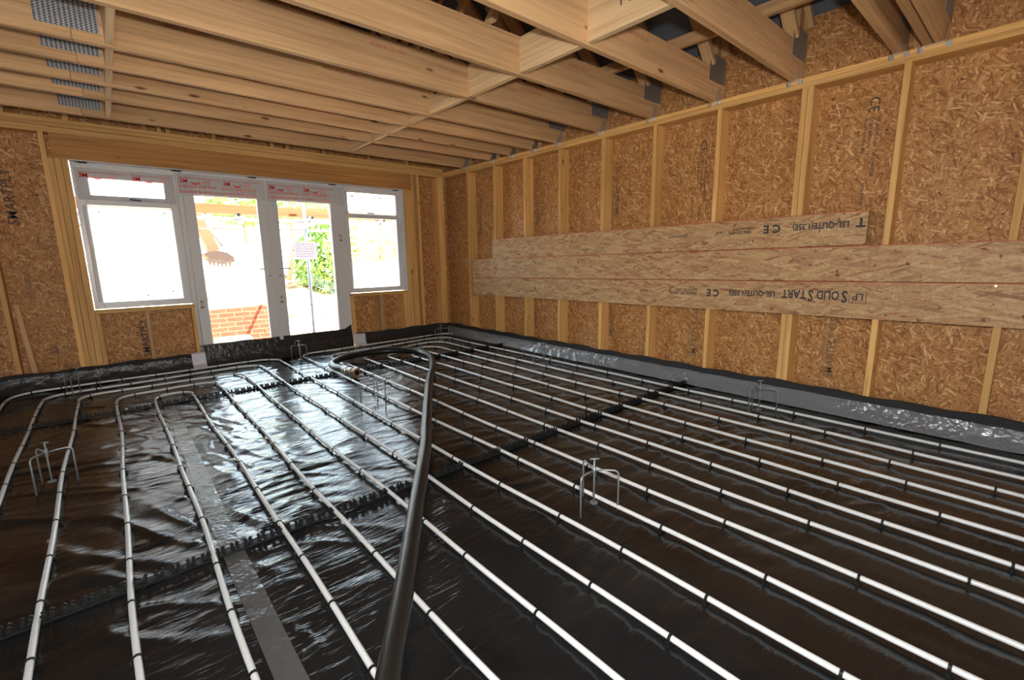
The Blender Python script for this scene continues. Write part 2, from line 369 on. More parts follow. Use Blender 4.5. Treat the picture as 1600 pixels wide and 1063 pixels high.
wf.box(XL-0.03, 3.36, yo, yo+0.011, ZHEAD+0.02, ZP+0.09)
xr, zr = 0.5, ZW+PITCHT*(W+SD-0.5)
wf.add([(XB,yo,ZP+0.09),(W+SD,yo,ZP+0.09),(W+SD,yo,ZW),(xr,yo,zr),(XB,yo,ZW),
        (XB,yo+0.011,ZP+0.09),(W+SD,yo+0.011,ZP+0.09),(W+SD,yo+0.011,ZW),(xr,yo+0.011,zr),(XB,yo+0.011,ZW)],
       [(0,1,2,3,4),(9,8,7,6,5),(0,5,6,1),(1,6,7,2),(2,7,8,3),(3,8,9,4),(4,9,5,0)])
wf = wf.build('wall_far', osb_y); tag(wf, kind='structure')
# wall behind the photographer; its doorway and the left wall's opening added for daylight
wb = MB(); wb.box(XB, -1.0, YB-0.011, YB, -0.1, ZW); wb.box(0.0, W+SD, YB-0.011, YB, -0.1, ZW); wb.box(-1.0, 0.0, YB-0.011, YB, 2.10, ZW)
wb.add([(XB,YB,ZW),(W+SD,YB,ZW),(xr,YB,zr),(XB,YB-0.011,ZW),(W+SD,YB-0.011,ZW),(xr,YB-0.011,zr)],[(0,2,1),(3,4,5),(0,1,4,3),(1,2,5,4),(2,0,3,5)])
wb = wb.build('wall_back', osb_y); tag(wb, kind='structure')
rf = MB()
for xa in (W+SD+0.25, XB-0.25):
    za = zr-PITCHT*abs(xa-xr)
    y0, y1 = YB-0.2, yo+0.25
    rf.add([(xa,y0,za),(xa,y1,za),(xr,y1,zr),(xr,y0,zr),(xa,y0,za+0.02),(xa,y1,za+0.02),(xr,y1,zr+0.02),(xr,y0,zr+0.02)],
           [(0,1,2,3),(4,7,6,5),(0,4,5,1),(1,5,6,2),(2,6,7,3),(3,7,4,0)])
rf = rf.build('ceiling', roof_mat); tag(rf, kind='structure')

# stencilled board prints
def vprint(body, size, u, z, plane, bold=0.0, mat=ink, sx=1.0):
    if plane == 'x': return text('printed_lettering', body, size, mat, (W+SD-0.0015, u, z), (0,0,1), (0,1,0), wr, bold, sx)
    return text('printed_lettering', body, size, mat, (u, yo-0.0015, z), (0,0,1), (-1,0,0), wf, bold, sx)
for y_, z_ in ((0.88,0.25),(3.06,1.60),(1.02,0.23),(4.26,1.6),(5.42,1.5),(2.13,0.22),(3.10,0.30),(4.31,0.3)):
    if y_ == 0.88: continue
    vprint('SMARTPLY OSB3', 0.075, y_-0.03, z_, 'x', 0.001, ink2)
    text('printed_lettering', 'EN300 EN13986  18mm  OSB/3  2400x1197', 0.028, ink2, (W+SD-0.0015, y_+0.035, z_-0.1), (0,0,1), (0,1,0), wr)
for y_, z_ in ((0.915,2.20),(2.13,2.14)):
    # CE mark read downwards, then columns of small print
    text('printed_lettering', 'CE', 0.085, ink, (W+SD-0.0015, y_+0.03, z_+0.05), (0,0,-1), (0,-1,0), wr, 0.0)
    for k, (tx, sz) in enumerate((('1224-CPD-0165  EN13986:2004', 0.030), ('OSB/3 Structural 18mm', 0.030), ('E1 Formaldehyde class', 0.026))):
        text('printed_lettering', tx, sz, ink, (W+SD-0.0015, y_-0.015+0.032*k, z_-0.085), (0,0,-1), (0,-1,0), wr)
    text('printed_lettering', 'SMARTPLY OSB3 2397 x 1197', 0.034, ink, (W+SD-0.0015, y_+0.03, z_-0.52), (0,0,-1), (0,-1,0), wr)
for x_, z_ in ((-0.53,1.55),):
    text('printed_lettering', 'SMARTPLY', 0.105, ink2d, (x_-0.02, yo-0.0015, z_), (0,0,1), (-1,0,0), wf, 0.001)
    text('printed_lettering', 'OSB3 18mm EN300', 0.05, ink2, (x_-0.02, yo-0.0015, z_-0.75), (0,0,1), (-1,0,0), wf)
    text('printed_lettering', 'CE', 0.07, ink, (x_+0.02, yo-0.0015, 0.40), (0,0,-1), (1,0,0), wf)
text('printed_lettering', 'SMARTPLY', 0.085, ink, (0.25, yo-0.0015, 0.19), (0,0,1), (-1,0,0), wf, 0.001)
text('printed_lettering', 'SMARTPLY OSB3', 0.06, ink2, (3.70, yo-0.0015, 1.3), (0,0,1), (-1,0,0), wf)

# ------------------------------------------------------------------ studs of the right wall
ysr = [5.54,4.94,4.345,3.755,3.145,2.545,1.94,1.335,0.735,0.145,-0.45,-1.05,-1.65]
for i, yc in enumerate(ysr):
    y1 = yc+0.02; n = WORDS[i]
    if yc == 1.335:
        o = timber('wall_stud', W, W+SD, 1.298, 1.336, 0, ZT, 'z'); tag(o, 'far half of the doubled timber stud in the right wall, behind the three boards', 'stud', 'studs of the right wall')
        o = timber('wall_stud', W, W+SD, 1.258, 1.296, 0, ZT, 'z'); tag(o, 'near half of the doubled timber stud in the right wall, behind the three boards', 'stud', 'studs of the right wall')
    elif yc < 0:
        continue
    else:
        o = timber('wall_stud', W, W+SD, y1-0.038, y1, 0, ZT, 'z')
        tag(o, 'timber stud of the right wall, %s from the window corner' % n, 'stud', 'studs of the right wall')
o = timber('wall_plate', W, W+SD, YB, D, ZT, ZT+0.036, 'y'); tag(o, 'lower of the two long timber plates along the top of the right wall', 'wall plate')
o = timber('wall_plate', W, W+SD, YB, D, ZT+0.037, ZP, 'y'); tag(o, 'upper of the two long timber plates along the right wall, carrying the joists', 'wall plate')
for k, (ya, lab) in enumerate(((0.575,'short upright stud above the right wall plate, beside the doubled joist'), (0.02,'short upright stud above the right wall plate at the photo edge'))):
    o = timber('cripple_stud', W+0.06, W+SD, ya, ya+0.04, ZP, ZW-0.02, 'z'); tag(o, lab, 'stud')

# ------------------------------------------------------------------ window wall timbers
FW = [  # x0, x1, z0, z1, label
 (-0.752,-0.716,0,ZT,'lone timber stud at the far left of the window wall'),
 (-0.314,-0.277,0,ZT,'outermost jamb stud left of the left window, running up beside the header'),
 (-0.276,-0.238,0,ZHEAD,'second jamb stud left of the left window, under the header end'),
 (-0.236,-0.190,0,ZHEAD,'third jamb stud left of the left window'),
 (-0.188,-0.142,0,ZHEAD,'jamb stud touching the left window frame'),
 (-0.140,-0.104,0,ZSILL-0.036,'short stud under the left corner of the left window'),
 (0.652,0.688,0,ZSILL-0.036,'short stud under the left window, beside the glazed doors'),
 (2.468,2.504,0,ZSILL-0.036,'short stud under the right window, beside the glazed doors'),
 (3.250,3.334,0,ZSILL-0.036,'short stud under the right corner of the right window'),
 (3.336,3.395,0,ZHEAD,'jamb stud touching the right window frame'),
 (3.397,3.462,0,ZHEAD,'second jamb stud right of the right window'),
 (3.464,3.500,0,ZT,'jamb stud at the right end of the header'),
 (3.552,3.592,0,ZT,'slim stud standing just clear of the right window jambs'),
 (3.900,4.009,0,ZT,'wide corner stud where window wall meets right wall'),
]
for x0, x1, z0, z1, lab in FW:
    o = timber('wall_stud', x0, x1, D, D+SD-0.002, z0, z1, 'z'); tag(o, lab, 'stud')
o = timber('wall_stud', -1.40, -1.36, D, D+SD-0.002, 0, ZT, 'z'); tag(o, 'timber stud of the window wall outside the photo on the left', 'stud')
for x0, x1, lab in ((0.250,0.288,'pale narrow batten set on edge under the left window'), (2.895,2.938,'pale narrow batten set on edge under the right window')):
    o = timber('batten', x0, x1, D+0.03, D+SD-0.002, 0, ZSILL-0.036, 'z', 'lath'); tag(o, lab, 'batten')
o = timber('sill_plate', XL, 0.690, D, D+SD-0.002, ZSILL-0.035, ZSILL, 'x'); tag(o, 'timber sill plate under the left window', 'sill')
o = timber('sill_plate', 2.466, 3.334, D, D+SD-0.002, ZSILL-0.035, ZSILL, 'x'); tag(o, 'timber sill plate under the right window', 'sill')
o = timber('header_beam', -0.246, 3.461, D-0.002, D+0.09, ZHEAD, ZT-0.001, 'x', 'header'); tag(o, 'deep timber header beam spanning over the windows and glazed doors', 'beam')
for k, (z0, z1, lab) in enumerate(((ZT,2.434,'lowest of three long plates over the window wall header'), (2.436,2.470,'middle of three long plates over the window wall header'), (2.472,2.506,'topmost of three long plates over the window wall header'))):
    o = timber('wall_plate', XB, W-0.002, D-0.004*(k == 1), D+SD-0.002, z0, z1, 'x'); tag(o, lab, 'wall plate')
for i, x in enumerate((-1.2,-0.52,-0.108,0.47,0.59,0.665,1.07,1.66,1.83,2.26,2.86,3.43)):
    o = timber('cripple_stud', x-0.019, x+0.019, D+0.03, D+SD-0.002, 2.508, 3.3, 'z')
    tag(o, 'short dark stud in the gable above the window wall plates, %s from the left' % WORDS[i], 'stud', 'gable studs over the window wall')
# loose lath leaning in the left bay
o = beam('loose_lath', (-0.622,D+0.03,0.0), (-0.680,D+SD-0.02,0.822), 0.040, 0.020, 'lath', None, (0,1,0)); tag(o, 'loose pale timber lath leaning against the board beside the far left stud', 'lath')

# ------------------------------------------------------------------ three strand boards on the right wall
BT = 0.030
PLANK = {}
def rim(y0, y1, zl0, zl1, zr0, zr1, lab):
    """a board from y1 (left in the photo) to y0; heights at its two ends"""
    c = empty('strand_board', (W-BT/2, (y0+y1)/2, (zl0+zr0)/2)); tag(c, lab, 'board', 'strand boards laid along the right wall')
    x0, x1 = W-BT, W-0.001
    m = MB().add([(x0,y0,zr0),(x1,y0,zr0),(x1,y1,zl0),(x0,y1,zl0),(x0,y0,zr1),(x1,y0,zr1),(x1,y1,zl1),(x0,y1,zl1)],
             [(0,3,2,1),(4,5,6,7),(0,1,5,4),(1,2,6,5),(2,3,7,6),(3,0,4,7)])
    b = m.build('plank', lsl); shift_parent(b, c)
    # waxed red edges, top and bottom arrises
    e = MB()
    e.add([(x0-0.0006,y0,zr1-0.006),(x0-0.0006,y1,zl1-0.006),(x0-0.0006,y1,zl1),(x0-0.0006,y0,zr1)], [(0,1,2,3)])
    shift_parent(e.build('red_edge_coating', reded), c)
    c['plank_ref'] = b.name; PLANK[c.name] = b
    del c['plank_ref']
    return c
def zline(y, a, b):   # a at y=5.42, b at y=0.07
    return b + (a-b)*(y-0.07)/(5.42-0.07)
yE = -1.7
b3 = rim(yE, 5.414, 0.665, 0.908, zline(yE,0.665,0.742), zline(yE,0.908,1.003), 'long strand board on the right wall, lowest of three, upside-down black stencil')
b2 = rim(yE, 5.432, 0.912, 1.170, zline(yE,0.912,1.007), zline(yE,1.170,1.253), 'long strand board on the right wall, middle of three, without stencil, brass fixing near it')
b1 = rim(0.840, 4.965, 1.178, 1.432, 1.246, 1.478, 'shorter strand board on the right wall, topmost of three, ends short on both sides')
tl = (0, 1, -0.0145)
def rtext(par, s, size, y, z, bold=0.0, mat=ink, sx=1.0):
    # upside down: reads from right to left in the photo, letters hang downwards
    d = Vector((0, 1, -0.0145)).normalized()
    t = text('printed_lettering', s, size, mat, (W-BT-0.0012, y, z), d, (0, -0.0145, -1), None, bold, sx); shift_parent(t, PLANK[par.name]); return t
def pz(px, top):  # y on wall for text
    return px
rtext(b3, 'S', 0.118, 0.907, 0.920, 0.0028, ink, 0.70); rtext(b3, 'OLID', 0.090, 0.957, 0.916, 0.0022, ink, 0.70); rtext(b3, 'S', 0.118, 1.122, 0.918, 0.0028, ink, 0.66); rtext(b3, 'TART', 0.090, 1.170, 0.914, 0.0022, ink, 0.76)
rtext(b3, 'LP', 0.068, 0.812, 0.906, 0.001, ink)
bx = MB()
for (ya, yb, za, zb) in ((0.797,0.897,0.835,0.838),(0.797,0.897,0.917,0.920),(0.797,0.800,0.835,0.920),(0.894,0.897,0.835,0.920)):
    bx.box(W-BT-0.0012, W-BT, ya, yb, za, zb)
shift_parent(bx.build('printed_frame', ink), PLANK[b3.name])
rtext(b3, 'LSL-QLITE(1.35E)', 0.062, 1.386, 0.896, 0.0018, ink, 0.80)
rtext(b3, 'C E', 0.086, 1.835, 0.890, 0.003, ink, 0.85)
rtext(b3, '0620-CPD-0054', 0.036, 2.035, 0.858, 0.0008, ink2d, 1.1); rtext(b3, 'Limerick 2010', 0.034, 2.035, 0.888, 0.0006, ink2d, 1.1)
rtext(b3, '11-06-02', 0.036, 2.49, 0.862, 0.0006, ink2d, 1.0)
rtext(b1, 'T', 0.088, 0.852, 1.428, 0.003, ink)
rtext(b1, 'LSL-QLITE(1.35E)', 0.062, 0.945, 1.412, 0.0018, ink, 0.80)
rtext(b1, 'C E', 0.086, 1.388, 1.412, 0.003, ink, 0.98)
rtext(b1, '0620-CPD-0054', 0.034, 1.605, 1.378, 0.0008, ink2d, 0.8); rtext(b1, 'Limerick 2010', 0.032, 1.605, 1.405, 0.0006, ink2d, 0.8); rtext(b1, '1634', 0.036, 1.83, 1.385, 0.0006, ink2d, 0.9); rtext(b1, 'LP1634-0620', 0.036, 2.15, 1.370, 0.0006, ink2d, 1.0)
o = MB().tube([(W-BT-0.004, 0.18, 0.985), (W-BT+0.01, 0.18, 0.985)], 0.006).build('screw', plain('brass', (0.75,0.6,0.25), 0.3, 1.0)); tag(o, 'brass screw head in the lowest strand board near the photo edge', 'screw')

# ------------------------------------------------------------------ roof trusses (deep joists with splice, webs, rafters)
yj = [5.59,4.97,4.58,4.18,3.785,3.19,2.59,1.99,1.39,0.79,0.645,0.593,-0.0,-0.6]
JH, JT = 0.245, 0.044
def place_local(o, p): shift_parent(o, p)
XE = W+SD-0.02
for i, y in enumerate(yj):
    if y in (-0.6,): continue
    t = empty('roof_truss', (0, y, ZJ))
    if y in (0.645, 0.593): lab = '%s half of the doubled ceiling joist truss nearest the photographer on the right' % ('far' if y == 0.645 else 'near')
    elif y == 0.0: lab = 'roof truss directly above the photographer, outside the photo'
    else: lab = 'roof truss with deep timber ceiling joist, %s counting from the window wall' % WORDS[i]
    tag(t, lab, 'roof truss', 'roof trusses carrying the ceiling')
    ya, yb = y-JT/2, y+JT/2
    spl = 0.015+0.03*math.sin(i*2.3)
    for (xa, xb2) in ((XB+0.02, spl-0.001), (spl+0.001, XE)):
        o = timber('bottom_chord', xa, xb2, ya, yb, ZJ, ZJ+JH, 'x', 'joist'); shift_parent(o, t); chord = o
    pl = MB().box(-0.135, 0.135, -0.0016, 0.0016, -0.092, 0.092).build('splice_plate', nail_mat, None, (0.012, ya-0.002, ZJ+0.147)); shift_parent(pl, t)
    hp = MB().box(-0.14, 0.125, -0.0012, 0.0012, -0.10, 0.10).build('heel_plate', nail_mat, None, (3.985, ya-0.002, ZJ+0.24)); shift_parent(hp, t)
    o = timber('end_post', 3.945, 4.025, ya, yb, ZJ+JH, 3.0, 'z', 'joist'); shift_parent(o, t)
    # diagonal web rising from the heel and long web further in
    for (a, b2) in (((3.90,y,ZJ+JH+0.02),(3.05,y,3.55)), ((2.1,y,ZJ+JH+0.03),(2.75,y,3.85)), ((-0.9,y,ZJ+JH+0.03),(-1.5,y,3.85))):
        o = beam('web', a, b2, JT-0.004, 0.085, 'joist', None, (0,1,0)); o2 = o; shift_parent(o2, t)
    for sgn in (1, -1):
        xe = W+SD-0.02 if sgn > 0 else XB+0.02
        za = zr-PITCHT*abs(xe-xr)-0.085; zb = zr-0.085-0.02
        o = beam('rafter', (xe,y,za), (xr+0.02*sgn,y,zb), JT, 0.12, 'joist', None, (0,1,0)); shift_parent(o, t)
    if y > 0.7:
        for (tx, xx, zz, szz) in (('C24 KD CE 16', 2.80-0.1*math.sin(i), 0.175, 0.040), ('M/BAX CE 1224', 1.25+0.35*math.sin(i*1.7), 0.17, 0.040), ('BAX 18 C24', 0.52+0.1*math.sin(i*3), 0.185, 0.036)):
            q = text('stamp', tx, szz, redink, (xx, ya-0.0012, ZJ+zz), (1,0,0), (0,0,1), None, 0.0); shift_parent(q, chord)
# blocking between the joists
def cols(x0, x1, namelab, kind='pale'):
    ys = [v for v in yj if v > 0.7]
    for k in range(len(ys)-1):
        ya, yb = ys[k+1]+JT/2, ys[k]-JT/2
        if namelab == 'mid' or ys[k+1] > 3.0:
            o = timber('blocking_piece', x0, x1, ya, yb, ZJ+0.010, ZJ+JH-0.008, 'y', kind)
            tag(o, 'timber blocking between two ceiling joists, %s from the window wall in the %s row' % (WORDS[k], 'middle' if namelab == 'mid' else 'left'), 'blocking', 'timber blocking between the joists, %s row' % ('middle' if namelab == 'mid' else 'left'))
            if namelab == 'mid' and k == 7:
                q = text('pencil_mark', 'N2 -', 0.11, pencil, (x0-0.001, (ya+yb)/2+0.05, ZJ+0.12), (0,-1,0), (0,0,1), None); shift_parent(q, o)
            if namelab == 'mid' and k == 4:
                q = text('pencil_mark', '(A3)', 0.06, pencil, (x0-0.001, (ya+yb)/2-0.05, ZJ+0.07), (0,-1,0), (0,0,1), None); shift_parent(q, o)
cols(2.335, 2.378, 'mid'); cols(0.162, 0.202, 'left')
# long binders across the trusses
o = timber('roof_binder', 3.48, 3.52, -1.0, D, 2.735, 2.815, 'y', 'joist'); tag(o, 'long timber binder crossing behind the truss webs near the right wall', 'binder')
# joist hangers
def hanger(y, wd, lab):
    t = empty('joist_hanger', (W, y, ZP)); tag(t, lab, 'joist hanger', 'galvanised joist hangers on the right wall plate')
    h = wd/2+0.002
    s = MB().box(W-0.045, W+0.05, y-h, y+h, ZJ-0.004, ZJ-0.0015); shift_parent(s.build('seat', steel), t)
    for sg in (-1, 1):
        yy = y+sg*(h+0.0005)
        c = MB().add([(W-0.045,yy,ZJ-0.003),(W+0.05,yy,ZJ-0.003),(W+0.05,yy,ZJ+0.115),(W+0.012,yy,ZJ+0.125),(W-0.012,yy,ZJ+0.06),(W-0.045,yy,ZJ+0.03),
                      (W-0.045,yy+0.0012*sg,ZJ-0.003),(W+0.05,yy+0.0012*sg,ZJ-0.003),(W+0.05,yy+0.0012*sg,ZJ+0.115),(W+0.012,yy+0.0012*sg,ZJ+0.125),(W-0.012,yy+0.0012*sg,ZJ+0.06),(W-0.045,yy+0.0012*sg,ZJ+0.03)],
                     [(0,1,2,3,4,5),(11,10,9,8,7,6)]+[(k,(k+1)%6,(k+1)%6+6,k+6) for k in range(6)])
        shift_parent(c.build('side_strap', steel), t)
        f = MB().box(W-0.0025, W-0.0005, y+sg*h, y+sg*(h+0.030), ZT+0.035, ZJ+0.004); fo = f.build('flange', steel); shift_parent(fo, t)
        nl = MB()
        for zz in (ZT+0.045, ZT+0.058): nl.tube([(W-0.006,y+sg*(h+0.015),zz),(W-0.001,y+sg*(h+0.015),zz)], 0.004, 6)
        nlo = nl.build('nail_heads', steel); shift_parent(nlo, fo)
    return t
for i, y in enumerate(yj):
    if y > 0.7: hanger(y, JT, 'galvanised steel hanger holding the joist end, %s counting from the window corner' % WORDS[i])
hanger(0.619, 0.098, 'wide galvanised steel hanger under the doubled joist, nearest the photographer')

# ------------------------------------------------------------------ windows and glazed doors
YF0, YF1 = D+0.060, D+0.125
def frame_obj(name, rects, parent, y0=YF0, y1=YF1, mat=upvc, part='frame'):
    m = MB()
    for x0, x1, z0, z1 in rects: m.box(x0, x1, y0, y1, z0, z1)
    o = m.build(part, mat)
    bv = o.modifiers.new('bevel', 'BEVEL'); bv.width = 0.004; bv.segments = 2
    shift_parent(o, parent); return o
def pane(x0, x1, z0, z1, parent, y=None, part='glass_pane', mat=glass):
    y = y or (YF0+0.03)
    o = MB().box(x0, x1, y, y+0.004, z0, z1).build(part, mat); shift_parent(o, parent); return o
def film(x0, x1, z0, z1, parent, mat, y, wob=0.004, part='protective_film', n=14):
    vs = []; fs = []
    for j in range(n+1):
        for i in range(n+1):
            u, v = i/n, j/n
            e = 0.006*noise.noise(Vector((u*3+x0*9, v*3, 1.3)))
            vs.append((x0+(x1-x0)*u+(e if i in (0,n) else 0), y-abs(wob*noise.noise(Vector((u*5+x0*4, v*5, 0)))), z0+(z1-z0)*v+(e if j in (0,n) else 0)))
    for j in range(n):
        for i in range(n): fs.append((j*(n+1)+i, j*(n+1)+i+1, (j+1)*(n+1)+i+1, (j+1)*(n+1)+i))
    o = MB().add(vs, fs).build(part, mat, smooth=True); shift_parent(o, parent); return o
def film_marks(parent, x0, x1, ztop, y, blocks=True):
    x = x0+0.02
    red = MB(); pink = MB()
    while x < x1-0.10:
        t = text('film_lettering', '3M', 0.058, film_print, (x, y, ztop-0.045), (1,0,-0.02), (0.02,0,1), None, 0.0012, 0.95); shift_parent(t, parent)
        # swoosh
        pts = [(x+0.095+0.011*k, ztop-0.035-0.020*math.sin(math.pi*min(1,k/8.0*0.9))+ (0.012*(k/8.0)**3)) for k in range(9)]
        vs = []; 
        for k, (px_, pz_) in enumerate(pts):
            hh = 0.007*math.sin(math.pi*(k+0.4)/9.0)+0.001
            vs += [(px_, y, pz_-hh), (px_, y, pz_+hh)]
        red.add(vs, [(2*k, 2*k+2, 2*k+3, 2*k+1) for k in range(8)])
        for r in range(4): pink.add([(x+0.21,y,ztop-0.018-r*0.010),(x+0.28,y,ztop-0.018-r*0.010),(x+0.28,y,ztop-0.012-r*0.010),(x+0.21,y,ztop-0.012-r*0.010)], [(0,1,2,3)])
        # thin line of small print along the top
        for q in range(10):
            xx = x+q*0.037
            if xx+0.028 < x1: red.add([(xx,y,ztop+0.004),(xx+0.028,y,ztop+0.004),(xx+0.028,y,ztop+0.009),(xx,y,ztop+0.009)], [(0,1,2,3)])
        if blocks:
            for r in range(2):
                for q in range(8):
                    xx = x-0.02+q*0.045
                    if xx+0.032 < x1: pink.add([(xx,y,ztop-0.098-r*0.055),(xx+0.032,y,ztop-0.098-r*0.055),(xx+0.032,y,ztop-0.066-r*0.055),(xx,y,ztop-0.066-r*0.055)], [(0,1,2,3)])
        x += 0.40
    shift_parent(red.build('film_red_marks', film_print), parent); shift_parent(pink.build('film_pink_marks', film_pink), parent)
# left window
w1 = empty('window_1', (0.27, YF0, ZSILL)); tag(w1, 'left white plastic window covered with white protective film', kind='structure')
frame_obj('frame', [(-0.135,-0.060,0.735,2.152),(0.605,0.676,0.735,2.152),(-0.060,0.605,2.035,2.152),(-0.060,0.605,0.735,0.800),(-0.060,0.605,1.755,1.825)], w1)
frame_obj('sash', [(-0.066,-0.020,1.815,2.045),(0.565,0.611,1.815,2.045),(-0.020,0.565,2.010,2.045),(-0.020,0.565,1.815,1.850)], w1, YF0-0.012, YF0+0.05, part='sash')
pane(-0.03,0.575,1.84,2.02,w1); pane(-0.07,0.61,0.79,1.76,w1)
ff = film(-0.100,0.607,0.803,1.748,w1,film_white,YF0-0.006)
ff = film(-0.110,0.66,1.80,2.10,w1,film_clear,YF0-0.016)
film_marks(w1, -0.11, 0.66, 2.055, YF0-0.0215, False)
h = MB().bar((0.27,YF0-0.03,1.822),(0.36,YF0-0.03,1.815),0.012,0.012); shift_parent(h.build('handle', blackp), w1)
# glazed doors
d1 = empty('door_1', (1.56, YF0, 0)); tag(d1, 'white plastic double glazed french doors with film over the top', kind='structure')
frame_obj('frame', [(0.678,0.722,0.05,2.152),(2.432,2.484,0.05,2.152),(0.722,2.432,2.08,2.152)], d1)
for (xa, xb2, hx) in ((0.724,1.548,-1),(1.552,2.430,1)):
    l = xa+0.100 if hx < 0 else xa+0.108; r_ = xb2-0.108 if hx < 0 else xb2-0.138
    lf = frame_obj('leaf', [(xa,l,0.06,2.078),(r_,xb2,0.06,2.078),(l,r_,1.905,2.078),(l,r_,0.06,0.20)], d1, YF0-0.008, YF0+0.055, part='door_leaf')
    g_ = pane(l-0.01, r_+0.01, 0.19, 1.915, d1)
    # lever handle and backplate
    bxx = 1.494 if hx < 0 else 1.607
    bp_ = MB().box(bxx-0.014, bxx+0.014, YF0-0.022, YF0-0.008, 0.98, 1.19); shift_parent(bp_.build('handle_plate', upvc), d1)
    lv = MB().tube([(bxx,YF0-0.022,1.095),(bxx,YF0-0.055,1.095),(bxx+hx*0.02,YF0-0.062,1.095),(bxx+hx*0.115,YF0-0.062,1.092)], 0.009, 8); shift_parent(lv.build('lever_handle', upvc, smooth=True), d1)
    ky = MB().tube([(bxx,YF0-0.024,1.01),(bxx,YF0-0.021,1.01)], 0.008, 8); shift_parent(ky.build('keyhole', blackp), d1)
me = MB().box(1.530,1.572,YF0-0.020,YF0-0.006,0.06,2.078); shift_parent(me.build('astragal', upvc), d1)
film(0.69,1.535,1.895,2.125,d1,film_clear,YF0-0.026); film_marks(d1,0.69,1.53,2.075,YF0-0.032)
film(1.545,2.475,1.890,2.125,d1,film_clear,YF0-0.026); film_marks(d1,1.55,2.47,2.075,YF0-0.032)
brown = plain('brown_print', (0.20,0.10,0.05), 0.7)
for (x_, z_) in ((0.765,0.72),(1.60,0.72),(1.555,1.25),(2.40,1.48)):
    s_ = MB().box(x_-0.018,x_+0.018,YF0-0.011,YF0-0.0085,z_-0.05,z_+0.05)
    so = s_.build('frame_sticker', plain('sticker', (0.55,0.50,0.44), 0.6)); shift_parent(so, d1)
    s2 = MB().box(x_-0.016,x_+0.016,YF0-0.0125,YF0-0.011,z_-0.047,z_-0.030); s2.box(x_-0.014,x_+0.014,YF0-0.0125,YF0-0.011,z_+0.02,z_+0.03); so2 = s2.build('sticker_print', brown)
    so2.parent = so; so2.matrix_parent_inverse = Matrix.Identity(4)
    so2.matrix_parent_inverse = Matrix.Identity(4)
# right window
w2 = empty('window_2', (2.90, YF0, ZSILL)); tag(w2, 'right white plastic window, lower half covered with white film', kind='structure')
frame_obj('frame', [(2.487,2.535,0.735,2.152),(3.232,3.305,0.735,2.152),(2.535,3.232,2.075,2.152),(2.535,3.232,0.735,0.798),(2.535,3.232,1.742,1.800)], w2)
pane(2.53,3.24,1.795,2.08,w2); pane(2.53,3.24,0.79,1.75,w2)
film(2.500,3.225,1.785,2.085,w2,film_clear,YF0-0.006); film_marks(w2,2.52,3.21,2.050,YF0-0.0125,False)
film(2.515,3.20,0.805,1.165,w2,film_white,YF0-0.006)
h = MB().bar((2.79,YF0-0.03,1.810),(2.88,YF0-0.03,1.806),0.012,0.012); shift_parent(h.build('handle', blackp), w2)
# reveal lining trims
tr_ = MB().box(XL,3.334,YF0-0.06,YF1,2.152,ZHEAD).build('trim_1', upvc); tag(tr_, kind='structure')
tr_ = MB().box(3.306,3.334,D+0.012,YF1,ZSILL,2.152).build('trim_2', upvc); tag(tr_, kind='structure')
sl_ = film(XL+0.005,0.676,0,0.001,w1,film_white,YF0)   # placeholder replaced below
bpy.data.objects.remove(sl_)
for (xa, xb2, par, lab) in ((XL+0.003,0.700,w1,'creased white film lying on the sill of the left window'), (2.44,3.330,w2,'creased white film lying on the sill of the right window')):
    vs = []; fs = []; nx, ny = 40, 6
    for j in range(ny+1):
        for i in range(nx+1):
            x = xa+(xb2-xa)*i/nx; y = D-0.004+(YF0-D+0.004)*j/ny
            vs.append((x, y, ZSILL+0.003+0.010*abs(noise.noise(Vector((x*9, y*22, 2))))))
    for j in range(ny):
        for i in range(nx): fs.append((j*(nx+1)+i, j*(nx+1)+i+1, (j+1)*(nx+1)+i+1, (j+1)*(nx+1)+i))
    o = MB().add(vs, fs).build('sill_film', plain('white_sill_film', (0.72,0.68,0.60), 0.4), smooth=True); tag(o, lab, 'film')
for k, x_ in enumerate((-0.045,0.70,1.42,2.35,3.24)):
    o = MB().box(x_-0.035,x_+0.035,YF0-0.02,YF0+0.002,2.140,2.151).box(x_-0.055,x_-0.03,YF0-0.02,YF0+0.002,2.144,2.149).build('packer', blackp)
    tag(o, 'small black plastic packer above the window frame, %s from the left' % WORDS[k], 'packer', 'black packers above the frames')
